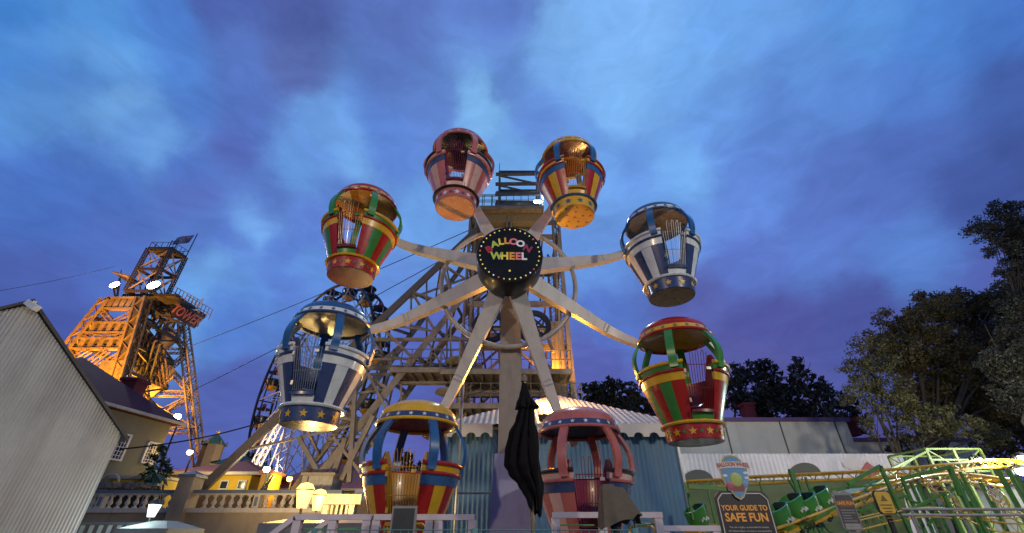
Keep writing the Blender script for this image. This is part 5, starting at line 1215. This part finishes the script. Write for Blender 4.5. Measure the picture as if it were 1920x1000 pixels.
def leaves(rng, blobs, per, size, fill=.55, sub=26):
    """leaf quads gathered in clumps through each blob's volume; blobs (centre, radius)"""
    vs = []
    for c, r in blobs:
        ns = max(10, int(sub*1.5*(r/1.5)**1.6)); d = rng.normal(size=(ns, 3)); d /= np.linalg.norm(d, axis=1)[:, None]
        cc = np.array(c)+d*r*(rng.random(ns)**.45)[:, None]*np.array([1, .8, .8]); cr = r*rng.uniform(.16, .36, ns)
        for q, qr in zip(cc, cr):
            n = max(10, int(per*1.7*qr*qr)); e = rng.normal(size=(n, 3)); e /= np.linalg.norm(e, axis=1)[:, None]
            p = q+e*qr*(rng.random(n)**.5)[:, None]*np.array([1, 1, .7])
            a = rng.normal(size=(n, 3)); a /= np.linalg.norm(a, axis=1)[:, None]; b = rng.normal(size=(n, 3)); b -= a*(a*b).sum(1)[:, None]; b /= np.linalg.norm(b, axis=1)[:, None]
            s = size*rng.uniform(.5, 1.3, (n, 1)); a = a*s; b = b*s*.42
            vs.append(np.stack([p-a, p+b, p+a, p-b], 1).reshape(-1, 3))
    return np.concatenate(vs)
def qmesh(name, v, m, par):
    me = bpy.data.meshes.new(name); n = len(v)//4
    me.vertices.add(len(v)); me.vertices.foreach_set('co', v.astype(np.float32).ravel()); me.loops.add(4*n); me.loops.foreach_set('vertex_index', np.arange(4*n, dtype=np.int32))
    me.polygons.add(n); me.polygons.foreach_set('loop_start', np.arange(0, 4*n, 4, dtype=np.int32)); me.polygons.foreach_set('loop_total', np.full(n, 4, dtype=np.int32)); me.update(); me.materials.append(m)
    o = bpy.data.objects.new(name, me); C.objects.link(o); o.parent = par; return o
def tree(name, label, base, Y, blobs, m, seed, size=.16, per=150, sub=26, tr=.28, limb=True, group='trees on the right'):
    rng = np.random.default_rng(seed); bs = []
    for px, py, rp, dy in blobs:
        c = P(px, py, Y+dy); r = rp/FP*(c.y*math.cos(PITCH)+(c.z-EYE)*math.sin(PITCH)); bs.append((c, r))
    bx = P(base, 990, Y).x; t = thing(name, label, 'tree', (bx, Y, 0), 0, group); o_ = Vector(t.location)
    v = leaves(rng, [(tuple(c-o_), r) for c, r in bs], per, size, sub=sub); qmesh('crown', v, m, t)
    b = MB(); zl = min(c.z for c, r in bs); rr = random.Random(seed); fork = Vector((rr.uniform(-.3, .3), 0, max(1.2, zl*.55)))
    b.tube([(0, 0, 0), fork*.5+Vector((.1, 0, 0)), fork], n=8, rs=[tr*.8, tr*.6, tr*.5])
    for c, r in bs:
        q = c-o_; m1 = fork+(q-fork)*.45+Vector((rr.uniform(-.4, .4), 0, .5)); b.tube([fork, m1, q, q+(q-m1)*.12], n=6, rs=[tr*.32, tr*.2, tr*.09, .015])
        for k_ in range(3): e = q+Vector((rr.uniform(-r, r), rr.uniform(-r, r)*.6, rr.uniform(-.2*r, r)))*.8; b.tube([m1+(q-m1)*.5, (m1+e)/2+Vector((0, 0, .2)), e], n=5, rs=[tr*.1, tr*.06, .012])
    b.build('trunk', BARK, t)
    return t
tree('tall_tree', 'tall dark tree leaning in at the right edge with a loose branch high up', 2060, 15,
     [(1870, 430, 46, 0), (1900, 405, 40, 0), (1895, 475, 42, 0), (1930, 435, 56, 0), (1915, 520, 40, 0), (1925, 585, 50, 0), (1935, 500, 46, 0), (1915, 640, 50, 0), (1900, 690, 55, 0), (1925, 740, 55, 0)], L2, 1, .06, 700, 50, .2)
tree('broad_tree', 'broad dark olive tree filling the right side above the coaster', 1790, 20,
     [(1700, 610, 48, 0), (1750, 590, 50, 0), (1800, 580, 48, 1), (1850, 600, 52, 1), (1690, 670, 55, 0), (1760, 660, 62, 0), (1830, 670, 66, 1), (1890, 650, 60, 0), (1900, 740, 66, 0), (1820, 745, 62, 1), (1740, 735, 56, 1), (1910, 585, 40, 0), (1880, 560, 40, 0), (1905, 545, 34, 0), (1650, 640, 34, 0)], L1, 2, .085, 380, 46, .3)
tree('leaning_tree', 'yellow-green tree with visible limbs in front of the low annex', 1745, 18,
     [(1625, 650, 34, 0), (1610, 690, 34, 0), (1650, 700, 46, 0), (1620, 745, 42, 0), (1680, 760, 50, 0), (1740, 790, 44, -1), (1800, 800, 42, -1), (1640, 800, 34, 0), (1700, 815, 30, 0), (1855, 815, 36, 0)], L3, 3, .07, 420, 42, .18)
tree('edge_tree', 'dark tree behind the cool lamps at the right edge', 1900, 24,
     [(1880, 790, 50, 0), (1930, 790, 60, 0), (1850, 830, 34, 0), (1905, 845, 34, 0)], L1, 8, .11, 260, 40, .2)
tree('dense_tree', 'dense dark tree behind the left part of the white hall', 1420, 32,
     [(1390, 710, 34, 0), (1430, 700, 32, 0), (1375, 745, 34, 0), (1450, 740, 40, 0), (1410, 760, 42, 0)], L2, 4, .22, 60, 34, .35, group='trees behind the halls')
tree('pointed_tree', 'dark pointed tree behind the right part of the white hall', 1510, 30,
     [(1500, 690, 24, 0), (1490, 720, 34, 0), (1535, 730, 30, 0), (1520, 765, 44, 0), (1570, 760, 34, 0), (1480, 765, 34, 0), (1600, 790, 30, 0)], L2, 5, .2, 60, 34, .35, group='trees behind the halls')
tree('round_tree', 'dark rounded tree rising behind the pale pyramid roof', 1145, 36,
     [(1110, 735, 24, 0), (1145, 730, 26, 0), (1180, 738, 24, 0), (1200, 755, 22, 0), (1130, 760, 30, 0), (1170, 765, 30, 0), (1225, 765, 24, 0)], L2, 6, .26, 50, 40, .35, group='trees behind the halls')
tree('small_dark_tree', 'small dark tree seen through the ribs of the yellow domed gondola', 770, 30,
     [(768, 855, 16, 0), (755, 880, 20, 0), (785, 880, 20, 0), (730, 880, 16, 0)], L2, 7, .2, 80, 40, .2, group='trees behind the halls')
tree('lit_bush', 'bright green bush glowing under the cool lamps at far right', 1882, 13,
     [(1875, 890, 14, 0), (1892, 900, 13, 0), (1868, 905, 11, 0)], L3, 9, .09, 420, 60, .06, group='bushes at right')
tree('wall_shrub', 'leafy green shrub growing on the low annex roof line', 1690, 20,
     [(1685, 830, 16, 0), (1672, 845, 14, 0), (1702, 848, 16, 0)], L2, 10, .1, 300, 50, .08, group='bushes at right')
# palm and shrub in front of the house
t = tree('cypress_shrub', 'dark leafy shrub against the plastered house wall', 292, 23,
     [(300, 855, 15, 0), (292, 875, 20, 0), (310, 880, 17, 0), (285, 890, 16, 0), (305, 840, 8, 0)], leafmat('leaf_mid', (.03, .07, .02)), 11, .13, 200, 50, .1, group='plants by the house')
q = P(292, 888, 22)
t = thing('fan_palm', 'small fan palm in front of the dark shrub by the house', 'palm', (q.x, 22, 0), 0, 'plants by the house')
MB().tube([(0, 0, 0), (.05, 0, q.z*.5), (0, 0, q.z)], n=8, rs=[.14, .11, .1]).build('trunk', BARK, t)
b = MB(); rnd = random.Random(9)
for k_ in range(22):
    a = rnd.uniform(0, 360); el = rnd.uniform(-10, 75); ln = rnd.uniform(.7, 1.25); d0 = Vector((math.cos(R(a))*math.cos(R(el)), math.sin(R(a))*math.cos(R(el)), math.sin(R(el))))
    pts = [Vector((0, 0, q.z))+d0*ln*f-Z3*.45*ln*f*f for f in (0, .25, .5, .75, 1)]; sd = d0.cross(Z3).normalized()
    for i in range(4): w0, w1 = (.03, .09, .11, .08, .01)[i], (.03, .09, .11, .08, .01)[i+1]; b.add([pts[i]-sd*w0, pts[i]+sd*w0, pts[i+1]+sd*w1, pts[i+1]-sd*w1], [(0, 1, 2, 3)])
b.build('fronds', leafmat('palm_leaf', (.05, .09, .02)), t)
# ------------------------------------------------------------------ lamps at the right and the light each lamp gives, plus added fills
GF2 = mat('flood_glow_soft', (1, 1, 1), .4, emit=(.85, 1, .95), es=40)
def tall_lamp(label, px, py, Y, glow, r_, grp):
    q = P(px, py, Y); t = thing('park_lamp', label, 'lamp', (q.x, Y, 0), 0, grp); MB().tube([(0, .2, 0), (0, .2, q.z+.1), (0, .05, q.z+.12)], .035, 8).build('pole', DKS, t); MB().ball((0, 0, q.z), r_, 12).build('globe', glow, t)
    MB().lathe([(0, q.z+r_+.05), (r_*1.3, q.z+r_*.5), (r_*1.3, q.z+r_*.4), (0, q.z+r_)], n=14).build('shade', DKS, t); return q
g1 = tall_lamp('yellow-white lamp shining at the right corner of the coaster cage', 1835, 863, 11.6, mat('gold_glow', (1, .9, .5), .4, emit=(1, .85, .35), es=40), .07, 'lamps around the coaster')
g2 = tall_lamp('upper cool white lamp at the right edge', 1918, 859, 12, GF2, .10, 'lamps around the coaster')
g3 = tall_lamp('lower cool white lamp at the right edge', 1914, 883, 11, GF2, .10, 'lamps around the coaster')
WARM, COOL, SOD = (1, .72, .38), (.85, .97, 1), (1, .36, .035)
dn = Vector((0, -.35, -.35))
# lanterns, street lamps and globes, with added fills between them
lamp('POINT', l1+Vector((.0, -.35, .05)), (1, .66, .22), 45, .1); lamp('POINT', l2+Vector((.25, -.3, 0)), (1, .66, .22), 90, .1)
lamp('POINT', l2+Vector((-1.5, 6, -.1)), (1, .70, .30), 300, .1)  # added fill for the terrace wall, no lantern stands here
lamp('POINT', P(398, 900, 26.2), (1, .80, .40), 110, .2)  # added fill on the yellow facade, no fitting
lamp('POINT', P(618, 943, 10.3), (1, .62, .18), 60, .1)  # extra light put in to brighten the kiosk, no fitting
lamp('POINT', l3+Vector((0, -.4, -.05)), COOL, 25, .1)
lamp('POINT', s1+Vector((0, -.5, -.3)), (1, .85, .55), 90, .15); lamp('POINT', s2+Vector((0, -.5, -.2)), (1, .55, .1), 250, .15); lamp('POINT', s3+Vector((.5, -.9, 0)), (1, .9, .7), 35, .2); lamp('POINT', s4+Vector((.1, -.5, 0)), (1, .6, .15), 60, .2)
lamp('POINT', g1+Vector((0, -.3, 0)), (1, .85, .4), 90, .1); lamp('POINT', g2+Vector((0, -.4, 0)), COOL, 250, .1); lamp('POINT', g3+Vector((0, -.4, 0)), COOL, 200, .1)
# tower floodlights, shining toward the park
lamp('SPOT', fl+Vector((0, -.4, 0)), COOL, 4000, .3, (2, 0, 0), 110, .6)
lamp('SPOT', f2+Vector((0, -.8, 0)), COOL, 3500, .5, (-5, 8, 0), 130, .6)
lamp('SPOT', f3+Vector((0, -.8, 0)), COOL, 1500, .4, (-20, 10, 0), 120, .6)
# assumed unseen sodium lights on steel tower, headframe and pavilion roof; warm fills added
lamp('SPOT', (-33, 27, 5), (1, .42, .035), 70000, .4, (-39.5, 38, 15.5), 52, .8)
lamp('SPOT', (-38, 33, 6), (1, .42, .035), 15000, .4, (-39, 42, 14), 100, .7)
lamp('POINT', (-38.5, 41.0, 12), (1, .42, .035), 6000, .5)
lamp('SPOT', (-18, 36, 5), (1, .78, .5), 9000, .4, (-32, 45, 15), 70, .7)
lamp('POINT', (2.2, 23, 9.4), SOD, 450, .3)
lamp('POINT', P(1030, 738, 12.7), (1, .50, .15), 330, .2)
rl = thing('assumed_uplight', 'assumed orange uplight added unseen behind the umbrella on the pavilion roof edge', 'lamp', (.75, 10.3, ze+.1))  # assumed source added for the orange light under the wheel arms
MB().lathe([(0, -.05), (.12, -.05), (.14, .08), (0, .08)], n=14).build('housing', DKS, rl)
lamp('SPOT', (.75, 10.3, ze+.25), (1, .40, .05), 900, .12, (-.1, 6.6, 6.2), 150, .6)
lamp('SPOT', (5, 15, 1), (1, .70, .38), 5500, .4, (-2, 25, 12), 90, .8)  # fill added from the right to warm the headframe
lamp('SPOT', (-9, 12, 1), (1, .72, .40), 2200, .4, (-6, 24, 11), 100, .8)  # fill added from the left to warm the headframe legs
ql = (14.5, 10.5, 5.6)  # unseen lamp added out of view to brighten hall and mural walls
tl = thing('park_lamp', 'unseen lamp added beyond the right edge to brighten the hall walls', 'lamp', (14.5, 10.5, 0)); MB().tube([(0, 0, 0), (0, 0, 5.9)], .05, 8).build('pole', DKS, tl); MB().box((0, 0, 5.95), (.4, .3, .12)).build('head', DKS, tl)
lamp('POINT', ql, (1, .93, .78), 1000, .2)
# assumed floodlight masts, unseen behind the viewpoint, added to light the gondola fronts
def mast(x, y, h, tgt, label):
    t = thing('assumed_mast', label, 'assumed light mast', (x, y, 0)); MB().tube([(0, 0, 0), (0, 0, h)], .08, 10).build('pole', DKS, t)
    MB().box((0, 0, h+.1), (.7, .25, .35)).build('head', DKS, t)
mast(-7, -5.5, 6.6, None, 'assumed warm floodlight mast added unseen behind the viewpoint, left side'); lamp('SPOT', (-7, -5.1, 6.5), (1, .72, .44), 1900, .25, (0, 9, 4.2), 120, .8)
mast(9, -4.5, 7.2, None, 'assumed warm floodlight mast added unseen behind the viewpoint, right side'); lamp('SPOT', (9, -4.1, 7.1), (1, .88, .70), 2500, .25, (-1, 10, 3), 140, .8)
